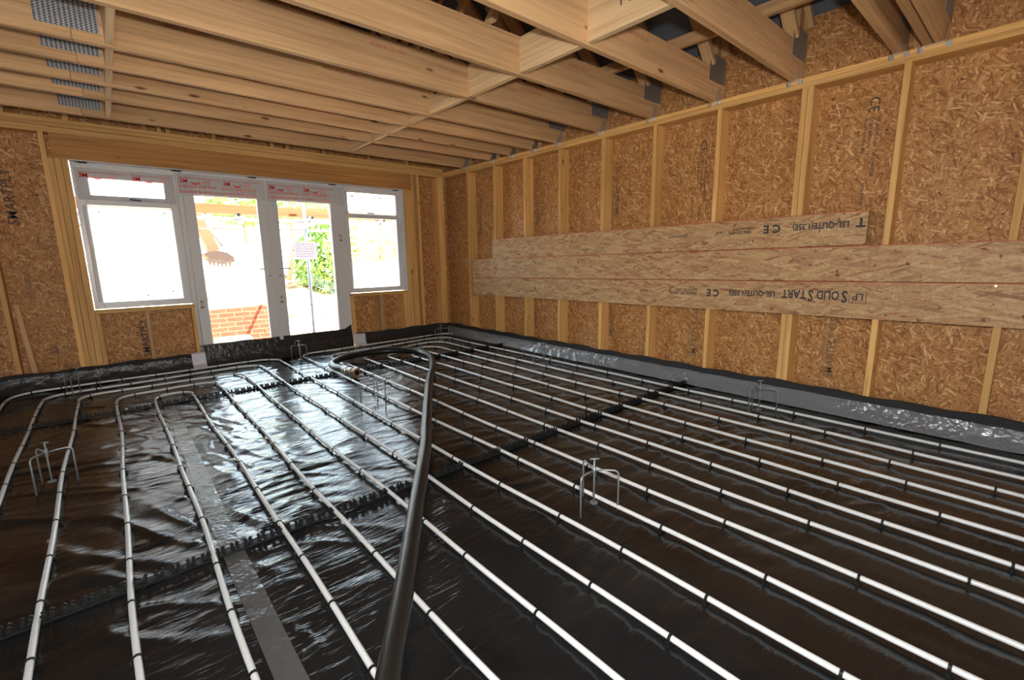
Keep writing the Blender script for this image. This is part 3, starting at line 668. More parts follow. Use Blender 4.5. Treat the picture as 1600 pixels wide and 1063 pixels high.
# notice on the right leaf
nt2 = empty('notice', (1.94, YF0+0.02, 1.31)); tag(nt2, 'white paper notice stuck to the glass of the right door leaf', 'notice')
shift_parent(MB().box(1.805,2.085,YF0+0.024,YF0+0.0255,1.20,1.42).build('paper', paper), nt2)
ln = MB(); gp = plain('grey_print', (0.45,0.43,0.50), 0.8)
for k in range(6):
    x = 1.83
    while x < 2.04:
        w_ = random.uniform(0.015,0.05)
        ln.box(x, min(x+w_,2.06), YF0+0.0232, YF0+0.0240, 1.385-0.03*k, 1.392-0.03*k); x += w_+0.012
shift_parent(ln.build('printed_lines', gp), nt2)
pad = plain('dark_red_pad', (0.16,0.02,0.05), 0.6)
for k, (x_, z_) in enumerate(((0.91,1.72),(0.99,1.12),(1.17,0.49),(1.38,0.33),(1.80,1.31),(2.10,1.31),(1.96,0.62),(2.66,1.62),(3.05,1.62),(2.60,0.85),(3.15,1.1),(0.02,1.69),(0.54,1.70),(0.30,0.85),(0.52,0.88))):
    o = MB().tube([(x_,YF0+(0.026 if 0.7 < x_ < 2.4 else -0.012),z_),(x_,YF0+(0.030 if 0.7 < x_ < 2.4 else -0.008),z_)], 0.008, 8).build('glazing_pad', pad)
    where = 'left window' if x_ < 0.7 else ('left door leaf' if x_ < 1.5 else ('right door leaf' if x_ < 2.4 else 'right window'))
    hz = 'upper left' if (k in (0,11,7,4)) else ('upper right' if k in (8,12,5) else ('lower left' if k in (2,9,13,6) else ('lower right' if k in (3,10,14) else 'middle')))
    tag(o, 'small dark red pad stuck on the %s, %s' % (where, hz), 'pad', 'dark pads stuck on the glass')

# ------------------------------------------------------------------ floor sheet
def vnoise(x, y, seed):
    rs = np.random.RandomState(seed); T = rs.rand(256,256)*2-1
    xi = np.floor(x).astype(int); yi = np.floor(y).astype(int); fx = x-xi; fy = y-yi
    fx = fx*fx*(3-2*fx); fy = fy*fy*(3-2*fy)
    g = lambda a, b: T[a % 256, b % 256]
    return (g(xi,yi)*(1-fx)+g(xi+1,yi)*fx)*(1-fy)+(g(xi,yi+1)*(1-fx)+g(xi+1,yi+1)*fx)*fy
def sheet_h(x, y):
    wx = vnoise(x*1.3, y*1.3, 1)*0.5; wy = vnoise(x*1.7+9, y*1.7, 2)*0.22
    a = vnoise(x*3.0+wx*3, (y+wy+x*0.12)*17, 3)
    ridge = 1-np.abs(vnoise(x*2.2+wx*4, (y+wy*1.4+x*0.1)*9.5, 4))*2
    leftm = np.clip((1.3-x)/1.2, 0, 1)
    dg = (1-np.abs(vnoise((x*0.8+y*0.6)*7+wx*4, (y*0.8-x*0.8)*2.2, 5))*2.2)
    big = vnoise(x*1.1, y*1.3, 6)
    right = np.clip((x-0.6)/1.0, 0, 1)
    near = np.clip((y-1.0)/2.0, 0.35, 1)
    h = 0.0034*a + 0.0030*np.clip(ridge,0,1)**2
    h = h*(0.9+0.5*near) + leftm*0.0105*np.clip(dg,0,1)**2 + leftm*0.0032*vnoise(x*9+wx*5, y*11+wy*6, 9) + 0.0018*big + 0.0008*vnoise(x*22, y*40, 8)
    tp = np.clip((np.abs(x-0.2515)-0.040)/0.03, 0, 1)
    return h*(0.25+0.75*tp)
xs = np.concatenate([np.linspace(XB+0.02,-1.15,20), np.arange(-1.13,W-0.03,0.013)])
ys = np.concatenate([np.linspace(YB+0.02,0.35,30), np.arange(0.365,D-0.02,0.013)])
X, Y = np.meshgrid(xs, ys); H = 0.0118-np.log1p(np.exp((0.0118-(sheet_h(X, Y)+0.001))/0.0012))*0.0012
nv = X.size; co = np.stack([X.ravel(), Y.ravel(), H.ravel()], 1).astype(np.float32)
nx, ny = len(xs), len(ys)
idx = np.arange(nv).reshape(ny, nx)
q = np.stack([idx[:-1,:-1], idx[:-1,1:], idx[1:,1:], idx[1:,:-1]], -1).reshape(-1,4)
me = bpy.data.meshes.new('plastic_sheet'); me.vertices.add(nv); me.vertices.foreach_set('co', co.ravel())
me.loops.add(q.size); me.loops.foreach_set('vertex_index', q.ravel().astype(np.int32))
me.polygons.add(len(q)); me.polygons.foreach_set('loop_start', np.arange(0, q.size, 4, dtype=np.int32)); me.polygons.foreach_set('loop_total', np.full(len(q), 4, dtype=np.int32))
me.update(calc_edges=True); me.validate()
o = link('plastic_sheet', me, black_sheet, smooth=True); tag(o, 'glossy creased black plastic sheet covering the whole floor', 'plastic sheet')
# joint tape
vs = []; fs = []
yy = np.arange(-0.6, 6.04, 0.02)
for k, y in enumerate(yy):
    for x in (0.213, 0.238, 0.265, 0.290):
        xx = x + 0.003*math.sin(y*2.1)
        vs.append((xx, y, float(sheet_h(np.array([xx]), np.array([y]))[0])+0.001+0.0018))
for k in range(len(yy)-1):
    for c in range(3): fs.append((k*4+c, k*4+c+1, (k+1)*4+c+1, (k+1)*4+c))
o = MB().add(vs, fs).build('joint_tape', tape_mat, smooth=True); tag(o, 'straight strip of grey adhesive tape over the sheet joint', 'tape')

# edge foam and skirts
def jag(i): return 0.006*math.sin(i*1.7)+0.004*math.sin(i*0.61+1)
def strip(name, pts0, pts1, th, mat):
    """vertical strip following pts0(bottom) to pts1(top), with thickness vector th"""
    n = len(pts0); vs = list(pts0)+list(pts1)+[tuple(Vector(p)+Vector(th)) for p in pts0]+[tuple(Vector(p)+Vector(th)) for p in pts1]
    fs = []
    for i in range(n-1):
        fs += [(i,i+1,n+i+1,n+i), (2*n+i,3*n+i,3*n+i+1,2*n+i+1), (n+i,n+i+1,3*n+i+1,3*n+i), (i,2*n+i,2*n+i+1,i+1)]
    fs += [(0,n,3*n,2*n), (n-1,3*n-1,4*n-1,2*n-1)]
    return MB().add(vs, fs).build(name, mat)
yy = np.arange(-1.5, D-0.002, 0.05)
o = strip('edge_foam', [(W-0.022,y,0.0) for y in yy], [(W-0.022,y,0.180+jag(y*9)) for y in yy], (0.021,0,0), foam_mat); tag(o, 'black foam edge strip along the foot of the right wall', 'edge strip')
xx_ = np.arange(XB+0.1, 0.655, 0.05)
o = strip('edge_foam', [(x,D-0.022,0.0) for x in xx_], [(x,D-0.022,0.178+jag(x*9)) for x in xx_], (0,0.021,0), foam_mat); tag(o, 'black foam edge strip under the left window', 'edge strip')
xx_ = np.arange(2.48, W-0.024, 0.05)
o = strip('edge_foam', [(x,D-0.022,0.0) for x in xx_], [(x,D-0.022,0.182+jag(x*9)) for x in xx_], (0,0.021,0), foam_mat); tag(o, 'black foam edge strip under the right window up to the corner', 'edge strip')
# sheet lapped up in the doorway
vs = []; fs = []; cols_ = np.arange(0.690, 2.466, 0.02)
for k, x in enumerate(cols_):
    wob = 0.006*noise.noise(Vector((x*7,0,0)))
    top = 0.255+0.012*noise.noise(Vector((x*4,3,0))) + (0.06*max(0,(x-2.36)/0.1))
    prof = [(D-0.02,0.004),(D+0.005+wob,0.02),(D+0.018+wob,0.10),(D+0.028+wob*1.5,0.16),(D+0.040,0.215),(D+0.046,top)]
    for (y, z) in prof: vs.append((x, y, z))
for k in range(len(cols_)-1):
    for c in range(5): fs.append((k*6+c, (k+1)*6+c, (k+1)*6+c+1, k*6+c+1))
o = MB().add(vs, fs).build('threshold_upstand', crinkle_mat('black_upstand', (0.012,0.012,0.012), 0.35, 16, 0.6, 0.5), smooth=True); tag(o, 'black sheet turned up across the foot of the glazed doors', 'upstand')
def skirt(name, along, lab, side):
    vs = []; fs = []; n = 9
    for k, a in enumerate(along):
        for j in range(n):
            t = j/(n-1)
            c1 = noise.noise(Vector((a*11, t*5, 4)))*0.008 + noise.noise(Vector((a*30, t*12, 7)))*0.004
            off = 0.028 + 0.055*t**2.0 + c1
            z = (0.122 if side == 'x' else 0.140)*(1-t)**0.9 + 0.008 + 0.004*noise.noise(Vector((a*5, 9, t)))
            vs.append((W-off, a, z) if side == 'x' else (a, D-off, z))
    for k in range(len(along)-1):
        for c in range(n-1): fs.append((k*n+c, (k+1)*n+c, (k+1)*n+c+1, k*n+c+1))
    o = MB().add(vs, fs).build(name, skirt_mat if side == 'x' else skirt_shaded, smooth=True); tag(o, lab, 'film'); return o
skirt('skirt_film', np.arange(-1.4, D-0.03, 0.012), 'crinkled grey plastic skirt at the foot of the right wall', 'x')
skirt('skirt_film', np.arange(XB+0.2, 0.60, 0.012), 'shade-painted plastic skirt at the foot of the window wall, left of the doors', 'y')
skirt('skirt_film', np.arange(0.73, 2.43, 0.012), 'shade-painted plastic skirt across the floor edge in front of the doors', 'y')
skirt('skirt_film', np.arange(2.62, W-0.03, 0.012), 'shade-painted plastic skirt at the foot of the window wall, right of the doors', 'y')
wt = crinkle_mat('white_tape', (0.62,0.63,0.66), 0.3, 25, 0.25)
for (xa, xb2, lab) in ((0.592,0.722,'square of white tape folded over the edge strip left of the doors'), (2.436,2.606,'square of white tape folded over the edge strip right of the doors')):
    o = MB().add([(xa,D-0.092,0.016),(xb2,D-0.092,0.016),(xb2,D-0.045,0.06),(xa,D-0.045,0.06),(xb2,D-0.030,0.172),(xa,D-0.030,0.178),(xb2,D+0.0,0.188),(xa,D+0.0,0.188)], [(0,1,2,3),(3,2,4,5),(5,4,6,7)]).build('white_tape_patch', wt)
    md = o.modifiers.new('thick', 'SOLIDIFY'); md.thickness = 0.0015
    tag(o, lab, 'tape')
o = MB().box(W-0.047,W-0.044,0.50,0.62,0.05,0.13).build('clear_tape_piece', wt); o.rotation_euler = (0,0,0)
tag(o, 'small crumpled piece of clear tape on the right wall skirt', 'tape')
bpy.data.objects.remove(o)

# ------------------------------------------------------------------ heating pipes
PZ, PR = 0.0225, 0.0102
x0p, dxp = 3.968, 0.2525
XP = [x0p-dxp*i for i in range(20)]      # legs counted from the right wall
def wobble(x, y, k): return 0.006*math.sin(y*1.9+k*2.2)+0.004*math.sin(y*4.3+k)
def loop(xl, xrr, ytop, rad, k, ytl=None):
    """U-shaped run: up leg xl, across near the window wall, down leg xrr"""
    ytl = ytl or ytop
    pts = []
    for y in np.arange(-1.2, ytl-rad, 0.12): pts.append((xl+wobble(xl,y,k), y))
    for a in np.linspace(math.pi, math.pi/2, 9): pts.append((xl+rad+rad*math.cos(a), ytl-rad+rad*math.sin(a)))
    nseg = max(2, int((xrr-xl-2*rad)/0.12))
    for j in range(1, nseg):
        t = j/nseg; s = t*t*(3-2*t)
        pts.append((xl+rad+(xrr-xl-2*rad)*t, ytl+(ytop-ytl)*s+0.008*math.sin(t*9+k)))
    for a in np.linspace(math.pi/2, 0, 9): pts.append((xrr-rad+rad*math.cos(a), ytop-rad+rad*math.sin(a)))
    for y in np.arange(ytop-rad-0.05, -1.2, -0.12): pts.append((xrr+wobble(xrr,y,k+3), y))
    return pts
LOOPS = [  # (left leg x, right leg x, top y, corner radius, y at the left, label)
 (-0.800, XP[10]-0.02, 6.035, 0.22, 6.045, 'grey heating pipe loop, outermost on the left half of the floor'),
 (-0.562, XP[11]-0.01, 5.800, 0.18, 5.750, 'grey heating pipe loop, second from the outside on the left half'),
 (-0.327, XP[12], 5.510, 0.16, 5.530, 'grey heating pipe loop, third from the outside on the left half'),
 (-0.075, XP[13]-0.01, 5.285, 0.15, 5.265, 'grey heating pipe loop, fourth from the outside on the left half'),
 (0.178, XP[14]+0.01, 5.050, 0.115, 5.050, 'grey heating pipe loop, innermost on the left half, tight hairpin'),
 (XP[9]-0.01, XP[0], 6.085, 0.20, 6.030, 'grey heating pipe loop, outermost on the right half, nearest the boarded wall'),
 (XP[8]-0.02, XP[1], 5.840, 0.20, 5.740, 'grey heating pipe loop, second from the outside on the right half'),
 (XP[7], XP[2], 5.600, 0.20, 5.400, 'grey heating pipe loop, third from the outside on the right half, under the hose'),
 (XP[6]-0.01, XP[3], 5.340, 0.17, 5.240, 'grey heating pipe loop, fourth from the outside on the right half'),
 (XP[5]-0.01, XP[4], 5.080, 0.11, 5.060, 'grey heating pipe loop, innermost on the right half, tight hairpin'),
]
clip_me = None
def clip_mesh():
    m = MB(); n = 12; w2_ = 0.0045
    outer = []; inner = []
    for k in range(n+1):
        a = math.pi*(-0.15)+math.pi*1.3*k/n
        outer.append((math.cos(a)*(PR+0.0030), math.sin(a)*(PR+0.0030))); inner.append((math.cos(a)*(PR+0.0003), math.sin(a)*(PR+0.0003)))
    vs = []; fs = []
    for (c, s) in outer: vs += [(c,-w2_,s),(c,w2_,s)]
    b = len(vs)
    for (c, s) in inner: vs += [(c,-w2_,s),(c,w2_,s)]
    for k in range(n):
        fs += [(2*k,2*k+1,2*k+3,2*k+2), (b+2*k,b+2*k+2,b+2*k+3,b+2*k+1), (2*k,2*k+2,b+2*k+2,b+2*k), (2*k+1,b+2*k+1,b+2*k+3,2*k+3)]
    m.add(vs, fs)
    for sg in (-1, 1):
        m.box(sg*(PR+0.0065)-0.0045, sg*(PR+0.0065)+0.0045, -w2_, w2_, -PR-0.014, -PR+0.004)
        m.box(sg*(PR+0.0015)-0.0020, sg*(PR+0.0015)+0.0020, -w2_, w2_, -PR-0.014, 0.001)
    return m.mesh('pipe_clip')
clip_me = clip_mesh(); clip_me.materials.append(blackp)
RAILY = (2.077, 4.745)
clipn = 0
def add_clip(x, y, ang, lab):
    global clipn
    o = bpy.data.objects.new('pipe_clip', clip_me); COL.objects.link(o); o.location = (x, y, PZ-0.0005); o.rotation_euler = (0,0,ang)
    tag(o, lab, 'pipe clip', 'black clips pinning the heating pipes'); clipn += 1
for k, (xl, xrr, yt, rad, ytl, lab) in enumerate(LOOPS):
    pts = loop(xl, xrr, yt, rad, k, ytl)
    m = MB().tube([(x, y, PZ) for x, y in pts], PR, 12)
    o = m.build('heating_pipe', pipe_mat, smooth=True); tag(o, lab, 'heating pipe', 'grey underfloor heating pipe loops')
    # clips along the visible run
    d = 0.0; nxt = 0.15+0.1*(k % 3); cnt = 0
    short = ['outermost left','second left','third left','fourth left','innermost left','outermost right','second right','third right','fourth right','innermost right'][k]
    for j in range(len(pts)-1):
        a = Vector(pts[j]); b = Vector(pts[j+1]); L = (b-a).length
        while nxt <= d+L:
            p = a+(b-a)*((nxt-d)/L); t = (b-a)/L
            leftleg = (p.x < (xl+xrr)/2)
            # room for what the camera sees
            rel = Vector((p.x, p.y, 0))-CAM_POS; dep = rel.dot(fwd)
            vis = dep > 0.4 and abs(rel.dot(rt)/dep) < 1.15 and abs(rel.dot(up)/dep) < 0.78
            if vis and min(abs(p.y-ry) for ry in RAILY) > 0.06:
                cnt += 1
                if t.y > 0.7: part = 'left leg, %.1f m from window wall' % (D-p.y)
                elif t.y < -0.7: part = 'right leg, %.1f m from window wall' % (D-p.y)
                else: part = 'far bend, %.1f m from right wall' % (W-p.x)
                add_clip(p.x, p.y, math.atan2(-t.x, t.y), 'black clip on %s pipe loop, %s' % (short, part))
            step = (0.37 if k < 5 else 0.44)
            if abs(t.x) > 0.5: step = 0.30
            if p.y > 4.2: step *= 0.85
            nxt += step+random.uniform(-0.07,0.07)
        d += L

# clip rails
def catmull(P, n=8):
    P = [Vector(p) for p in P]; out = []
    Q = [P[0]*2-P[1]] + P + [P[-1]*2-P[-2]]
    for i in range(1, len(Q)-2):
        for k in range(n):
            t = k/n; a, b, c, d = Q[i-1], Q[i], Q[i+1], Q[i+2]
            out.append(0.5*((2*b)+(c-a)*t+(2*a-5*b+4*c-d)*t*t+(3*b-3*c+d-a)*t**3))
    out.append(P[-1]); return out
HZ = 0.0700; HR = 0.0365
hp = [(-0.55,-0.55),(0.02,0.40),(0.432,1.031),(0.648,1.341),(0.907,1.727),(1.307,2.315),(1.539,2.691),(2.112,3.604),(2.459,4.112),(2.700,4.560),(2.752,4.913),
      (2.568,5.190),(2.308,5.285),(2.058,5.262),(1.844,5.150),(1.725,4.990),(1.695,4.820),(1.722,4.640)]
HOSE = catmull([(x, y, HZ) for x, y in hp], 24)
def rail(y, x0, x1, lab):
    t = empty('clip_rail', ((x0+x1)/2, y, 0.0)); tag(t, lab, 'clip rail', 'black clip rails across the pipes')
    per = 0.0505; x0 = XP[0]-per*(int((XP[0]-x0)/per)+0.5); n = int((x1-x0)/per); x1 = x0+per*n
    legs = []
    for k_, L_ in enumerate(LOOPS): legs += [L_[0]+wobble(0, y, k_), L_[1]+wobble(0, y, k_+3)]
    b = MB()
    for sg in (-1, 1): b.box(x0, x1, y+sg*0.014-0.005, y+sg*0.014+0.005, 0.008, 0.0165)
    for i in range(n): b.box(x0+per*(i+0.5)-0.006, x0+per*(i+0.5)+0.006, y-0.014, y+0.014, 0.008, 0.015)
    shift_parent(b.build('base_strip', blackp), t)
    pm = MB()
    for sx_ in (-1, 1):
        for sy_ in (-1, 1):
            # hooked prong
            bx_ = sx_*0.0150
            pm.bar((bx_, sy_*0.011, 0.014), (bx_+sx_*0.003, sy_*0.011, 0.031), 0.011, 0.006, (0,1,0))
            pm.bar((bx_+sx_*0.003, sy_*0.011, 0.031), (bx_-sx_*0.003, sy_*0.012, 0.038), 0.011, 0.006, (0,1,0))
    pm.box(-0.016, 0.016, -0.021, 0.021, 0.009, 0.0180)
    pme = pm.mesh('clip_prongs'); pme.materials.append(blackp)
    for i in range(n):
        px_ = x0+per*(i+0.5)
        for lg in legs:
            if abs(lg-px_) < per/2: px_ = lg
        if any(abs(px_-h_.x) < 0.062 and abs(y-h_.y) < 0.075 for h_ in HOSE): continue
        o = bpy.data.objects.new('clip_prongs', pme); COL.objects.link(o); o.parent = t
        o.location = (px_-t.location.x, random.uniform(-0.001,0.001), 0); o.rotation_euler = (0,0,random.uniform(-0.03,0.03))
rail(RAILY[0], XP[0]-0.2525*19.5, XP[0]+0.03, 'black plastic clip rail crossing the floor nearer the photographer')
rail(RAILY[1], XP[0]-0.2525*19.0, XP[0]+0.06, 'black plastic clip rail crossing the floor nearer the windows')

# ------------------------------------------------------------------ screed level tripods
def tripod(f1, f2, far, lab, zdisc=0.035, h=0.205, hc=0.255, r=None):
    f1 = Vector(f1); f2 = Vector(f2); d = (f2-f1); L = d.length; r = L/math.sqrt(3)
    mid = (f1+f2)/2; nrm = Vector((-d.y, d.x))/L
    if nrm.dot(mid) < 0: nrm = -nrm           # away from the camera
    if not far: nrm = -nrm
    c = mid+nrm*(r*0.5); f3 = c+nrm*r
    t = empty('level_tripod', (c.x, c.y, 0.0)); tag(t, lab, 'tripod', 'wire screed level tripods standing between the pipes')
    for f in (f1, f2, f3):
        a = (f-c)/r
        k0 = c+a*0.012; k1 = c+a*(r-0.020); 
        pts = [(k0.x,k0.y,h-0.006),((k0.x+k1.x)/2,(k0.y+k1.y)/2,h),(k1.x,k1.y,h+0.001)]
        for q in range(1, 6):
            an = q/5*math.pi/2
            pp = c+a*(r-0.020+0.020*math.sin(an)); pts.append((pp.x,pp.y,h-0.020*(1-math.cos(an))))
        pts.append((f.x, f.y, 0.006))
        shift_parent(MB().tube(pts, 0.0045, 8).build('leg', wire, smooth=True), t)
    shift_parent(MB().tube([(c.x,c.y,zdisc),(c.x,c.y,hc)], 0.0040, 8).build('centre_rod', wire, smooth=True), t)
    shift_parent(MB().tube([(c.x,c.y,h-0.030),(c.x,c.y,h+0.012)], 0.0080, 8).build('sleeve', wire, smooth=True), t)
    shift_parent(MB().tube([(c.x,c.y,zdisc-0.003),(c.x,c.y,zdisc+0.001)], 0.019, 16).build('base_disc', wire), t)
    # T handle turned to face the camera
    a = Vector((math.cos(YAW)*0.023, -math.sin(YAW)*0.023))
    shift_parent(MB().tube([(c.x-a.x,c.y-a.y,hc),(c.x+a.x,c.y+a.y,hc+0.002)], 0.0045, 8).build('handle', wire, smooth=True), t)
    return t
TR = [((1.506,1.269),(1.685,1.193),'wire level tripod standing nearest the photographer on the right half'),
      ((3.480,1.324),(3.620,1.185),'wire level tripod beside the right wall, in front of the boards'),
      ((3.422,3.571),(3.540,3.425),'wire level tripod further along the right wall, beyond the clip rail nearest the camera'),
      ((3.384,5.546),(3.575,5.492),'wire level tripod in the far right corner of the floor'),
      ((1.440,3.560),(1.599,3.444),'wire level tripod in the middle of the floor by the hose end'),
      ((-0.425,3.317),(-0.267,3.399),'wire level tripod at the left edge between the two outer pipes'),
      ((1.507,5.675),(1.661,5.615),'wire level tripod in front of the glazed doors'),
      ((-0.363,5.532),(-0.180,5.700),'wire level tripod below the left window')]
for f1, f2, lab in TR: tripod(f1, f2, True, lab)

# ------------------------------------------------------------------ hose
ht = empty('rubber_hose', (1.6, 4.0, 0)); tag(ht, 'thick black rubber hose lying over the pipes with a looped end', 'hose')
cur = catmull([(x, y, HZ) for x, y in hp])
shift_parent(MB().tube(cur, HR, 20).build('hose_body', hose_mat, smooth=True), ht)
e0 = cur[-1]; dr = (Vector((1.800,4.370,HZ-0.008))-e0).normalized()
cup = plain('worn_steel_coupling', (0.55,0.53,0.50), 0.35, 0.8); cup2 = plain('rusty_brass_ring', (0.42,0.27,0.15), 0.5, 0.5)
shift_parent(MB().tube([e0-dr*0.01, e0+dr*0.05, e0+dr*0.055, e0+dr*0.10, e0+dr*0.105, e0+dr*0.13], [0.040,0.040,0.034,0.034,0.042,0.042], 20).build('coupling', cup, smooth=False), ht)
shift_parent(MB().tube([e0+dr*0.13, e0+dr*0.15, e0+dr*0.155, e0+dr*0.20, e0+dr*0.20], [0.036,0.036,0.046,0.046,0.030], 20).build('collar', cup2), ht)
shift_parent(MB().tube([e0+dr*0.198, e0+dr*0.2012], [0.030,0.030], 20).build('bore', blackp), ht)
lvp = [e0+dr*0.11+Vector((0,0,0.04)), e0+dr*0.09+Vector((-0.01,0.02,0.052)), e0+dr*0.03+Vector((-0.02,0.03,0.046))]
shift_parent(MB().tube(lvp, 0.005, 8).build('cam_lever', cup, smooth=True), ht)

# ------------------------------------------------------------------ outdoors
def unproj(px, py, yplane):
    d = fwd + rt*((px-800)/FPX) - up*((py-531.5)/FPX)
    return CAM_POS + d*(yplane/d.y)
# ground with bank
gx = np.linspace(-14, 26, 120); gy = np.linspace(6.35, 40, 110)
GX, GY = np.meshgrid(gx, gy)
bank = np.clip((GY-10.2)/7.0, 0, 1); bank = bank*bank*(3-2*bank)
leftb = 1.0-0.55*np.clip((GX-4.6)/3.0, 0, 1)
GZ = -0.12 + bank*1.75*leftb + 0.10*vnoise(GX*1.1, GY*1.1, 11)*np.clip((GY-8.5)/2,0,1) + 0.10*vnoise(GX*3.1, GY*3.1, 12)*bank
mb = MB(); mb.v = [tuple(v) for v in np.stack([GX.ravel(),GY.ravel(),GZ.ravel()],1)]
ngx = len(gx); mb.f = [(j*ngx+i, j*ngx+i+1, (j+1)*ngx+i+1, (j+1)*ngx+i) for j in range(len(gy)-1) for i in range(ngx-1)]
o = mb.build('ground', earth, smooth=True); tag(o, kind='structure')
# low brick wall
bw = empty('brick_wall', (1.5, 8.6, -0.1)); tag(bw, 'low red brick wall outside behind the left door leaf', 'wall')
w_ = MB().add([(-0.9,8.50,-0.1),(2.27,8.50,-0.1),(2.27,8.72,-0.1),(-0.9,8.72,-0.1),(-0.9,8.50,0.37),(2.27,8.50,0.475),(2.27,8.72,0.475),(-0.9,8.72,0.37)],
   [(0,3,2,1),(4,5,6,7),(0,1,5,4),(1,2,6,5),(2,3,7,6),(3,0,4,7)])
shift_parent(w_.build('brickwork', brick_m), bw)
o = MB().box(0.98,1.42,7.1,7.35,-0.12,0.16).build('white_block', plain('white_block', (0.8,0.8,0.8), 0.8)); bv = o.modifiers.new('b','BEVEL'); bv.width = 0.02; tag(o, 'white block on the ground just outside the left door leaf', 'block')
# scaffold
YS = 7.5
o = MB().box(-3.0, 6.5, YS+0.25, YS+0.29, 1.878, 1.985).build('scaffold_toe_board', board_m); tag(o, 'brown timber toe board on edge along the scaffold outside', 'board', 'scaffold outside the windows')
o = MB().box(-3.0, 6.5, YS+0.02, YS+0.245, 1.838, 1.876).build('scaffold_board', board_m); tag(o, 'flat timber scaffold board seen from below outside the doors', 'board', 'scaffold outside the windows')
ledg = MB().tube([(-3.0,YS,1.762),(6.5,YS,1.762)], 0.0242, 12).build('scaffold_tube', tube_m, smooth=True); tag(ledg, 'long horizontal scaffold tube under the boards outside', 'scaffold tube')
o = MB().tube([(-3.0,YS+0.03,1.630),(6.5,YS+0.03,1.640)], 0.0150, 12).build('scaffold_tube', tube_m, smooth=True); tag(o, 'thin lower horizontal tube of the scaffold outside', 'scaffold tube')
o = MB().tube([(2.36,YS-0.05,2.6),(2.34,YS-0.05,-0.1)], 0.0242, 12).build('scaffold_standard', tube_b, smooth=True); tag(o, 'upright blue-grey scaffold pole outside the right door leaf', 'scaffold tube')
for k, (x_, lab) in enumerate(((1.50,'short scaffold tube end pointing at the left door leaf'), (2.47,'short scaffold tube end beside the upright pole'), (3.62,'short scaffold tube end seen through the right window'))):
    t = empty('scaffold_transom', (x_, YS, 1.83)); tag(t, lab, 'scaffold tube', 'cross tubes of the scaffold')
    shift_parent(MB().tube([(x_-0.05,YS-0.20,1.811),(x_+0.1,YS+0.9,1.811)], 0.0242, 12, False).build('tube', tube_m, smooth=True), t)
    shift_parent(MB().tube([(x_-0.05,YS-0.203,1.811),(x_-0.0499,YS-0.198,1.811)], 0.020, 12).build('dark_bore', blackp), t)
    shift_parent(MB().tube([(x_-0.03,YS-0.03,1.775),(x_+0.05,YS-0.03,1.775)], 0.036, 8).box(x_-0.02,x_+0.03,YS-0.06,YS+0.0,1.70,1.76).build('coupler', tube_m), t)
o = MB().tube([unproj(331,462,9.6), unproj(391,409,9.6)], 0.008, 6).build('guy_rope', plain('pale_rope', (0.55,0.42,0.35), 0.9)); tag(o, 'thin pale rope stretched diagonally outside the left door leaf', 'rope')
# excavator arm and bucket
YX = 12.5
ex = empty('excavator_arm', tuple(unproj(330,400,YX))); tag(ex, 'rusty orange excavator dipper arm and toothed bucket above the earth', 'excavator')
om = plain('excavator_orange', (0.12,0.035,0.010), 0.7); bmn = plain('rusty_bucket', (0.022,0.009,0.004), 0.8)
a, b = unproj(303,335,YX), unproj(334,393,YX)
shift_parent(MB().bar(a, b, 0.22, 0.30, (0,1,0)).build('dipper_arm', om), ex)
a2, b2 = unproj(322,352,YX), unproj(350,384,YX)
shift_parent(MB().tube([a2, b2], 0.05, 10).build('hydraulic_ram', tube_m, smooth=True), ex)
pp = [(314,398),(322,394),(336,392),(350,395),(360,401),(363,410),(352,408),(346,413),(338,408),(330,411),(322,403)]
P3 = [unproj(u, v, YX) for u, v in pp]; n = len(P3)
bk = MB().add([p-Vector((0,0.35,0)) for p in P3]+[p+Vector((0,0.35,0)) for p in P3], [tuple(range(n)), tuple(range(2*n-1,n-1,-1))]+[(k,n+k,n+(k+1)%n,(k+1)%n) for k in range(n)])
shift_parent(bk.build('bucket', bmn), ex)
tm = MB()
for k in range(6):
    p = unproj(328+6.2*k, 409+0.6*k, YX-0.35); tm.add([p+Vector((-0.05,0,0.06)), p+Vector((0.05,0,0.06)), p+Vector((0,-0.02,-0.14)), p+Vector((0,0.08,0.04))], [(0,1,2),(0,2,3),(1,3,2),(0,3,1)])
shift_parent(tm.build('teeth', bmn), ex)
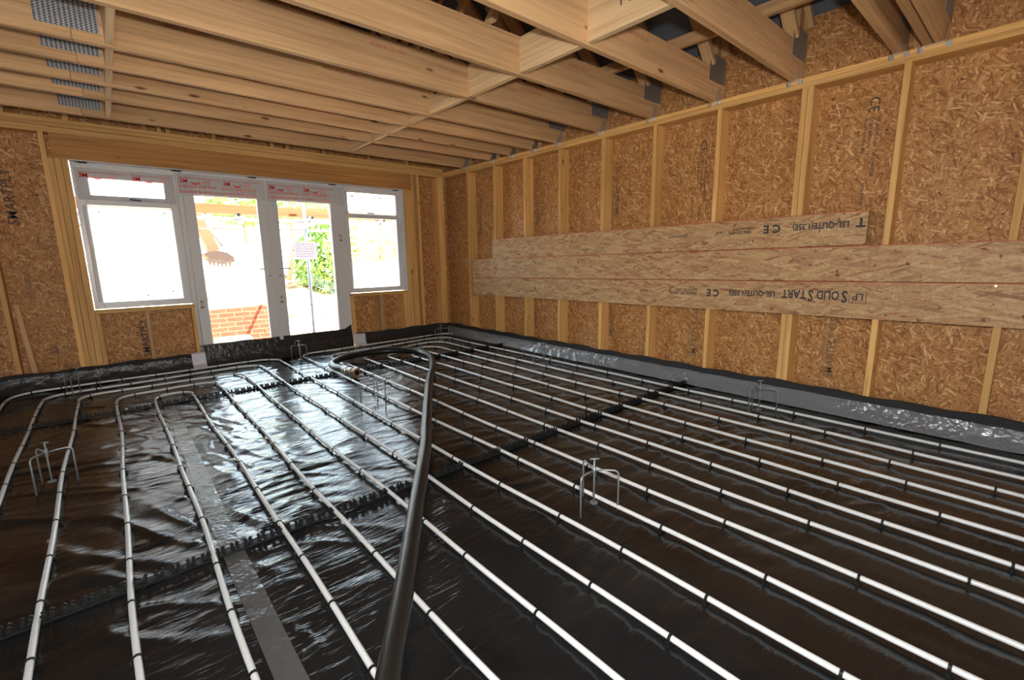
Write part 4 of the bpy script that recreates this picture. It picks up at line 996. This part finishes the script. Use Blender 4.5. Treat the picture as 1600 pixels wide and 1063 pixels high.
# hedges and trees
def leafy(name, c, rad, n, mat, lab, cat, trunk=None, sz=0.09, group=None):
    t = empty(name, (c[0], c[1], c[2]-rad[2])); tag(t, lab, cat, group)
    m = MB()
    for _ in range(n):
        v = Vector((random.gauss(0,1), random.gauss(0,1), random.gauss(0,1))).normalized()*random.uniform(0.45,1.0)**0.4
        p = Vector((c[0]+v.x*rad[0], c[1]+v.y*rad[1], c[2]+v.z*rad[2])) + Vector((random.uniform(-.1,.1),)*3)
        a = Vector((random.uniform(-1,1),random.uniform(-1,1),random.uniform(-1,1))).normalized()
        b = a.cross(Vector((random.uniform(-1,1),random.uniform(-1,1),random.uniform(-1,1)))).normalized()
        s = sz*random.uniform(0.6,1.3)
        m.add([p-a*s, p+b*s*0.4, p+a*s, p-b*s*0.4], [(0,1,2,3)])
    shift_parent(m.build('foliage', mat), t)
    if trunk: shift_parent(MB().tube([(c[0],c[1],c[2]-rad[2]-trunk),(c[0]+0.05,c[1],c[2]-rad[2]*0.3),(c[0]+0.15,c[1],c[2]+rad[2]*0.5)], [0.07,0.05,0.02], 8).build('trunk', barkm, smooth=True), t)
    return t
def at(px, py, y): return unproj(px, py, y)
c = at(510,402,13.0); leafy('hedge', (c.x,c.y,c.z-0.1), (0.85,0.7,1.05), 3200, leafm, 'dense green hedge outside the right door leaf', 'hedge', 0.4, 0.10)
c = at(590,372,10.6); leafy('shrub', (c.x,c.y,c.z-0.10), (1.25,0.6,0.55), 700, leafm2, 'loose yellow-green shrub outside the right window', 'shrub', 0.6, 0.09)
for k, (u, v, lab) in enumerate(((375,309,'bushy green tree far outside above the scaffold, left door leaf'), (450,318,'green tree far outside behind the middle door stile'), (505,315,'green tree far outside above the notice'))):
    c = at(u, v, 21.0+5*k); leafy('tree', tuple(c), (1.15,1.0,1.1), 1100, leafm, lab, 'tree', 3.0, 0.16, 'trees above the scaffold')
c = at(455,380,12.0)
o = MB().tube([at(452,438,12.0), at(458,395,12.0), at(462,352,12.0), at(470,330,12.0)], [0.06,0.05,0.04,0.02], 8).build('bare_tree', barkm, smooth=True); tag(o, 'thin bare tree trunk outside just right of the middle door stile', 'tree')
fc = empty('mesh_fence', tuple(at(505,440,11.0))); tag(fc, 'short dark mesh fence below the hedge outside', 'fence')
fm = MB(); a, b = at(484,428,11.0), at(522,444,11.0)
for k in range(14):
    p = a+(b-a)*(k/13); fm.tube([p, p+Vector((0,0,-0.24))], 0.010, 5)
for z in (0,-0.12,-0.24): fm.tube([a+Vector((0,0,z)), b+Vector((0,0,z))], 0.010, 5)
shift_parent(fm.build('mesh_panel', plain('fence_green', (0.05,0.09,0.07), 0.7)), fc)
for k, lab in enumerate(('clod','clod')): pass
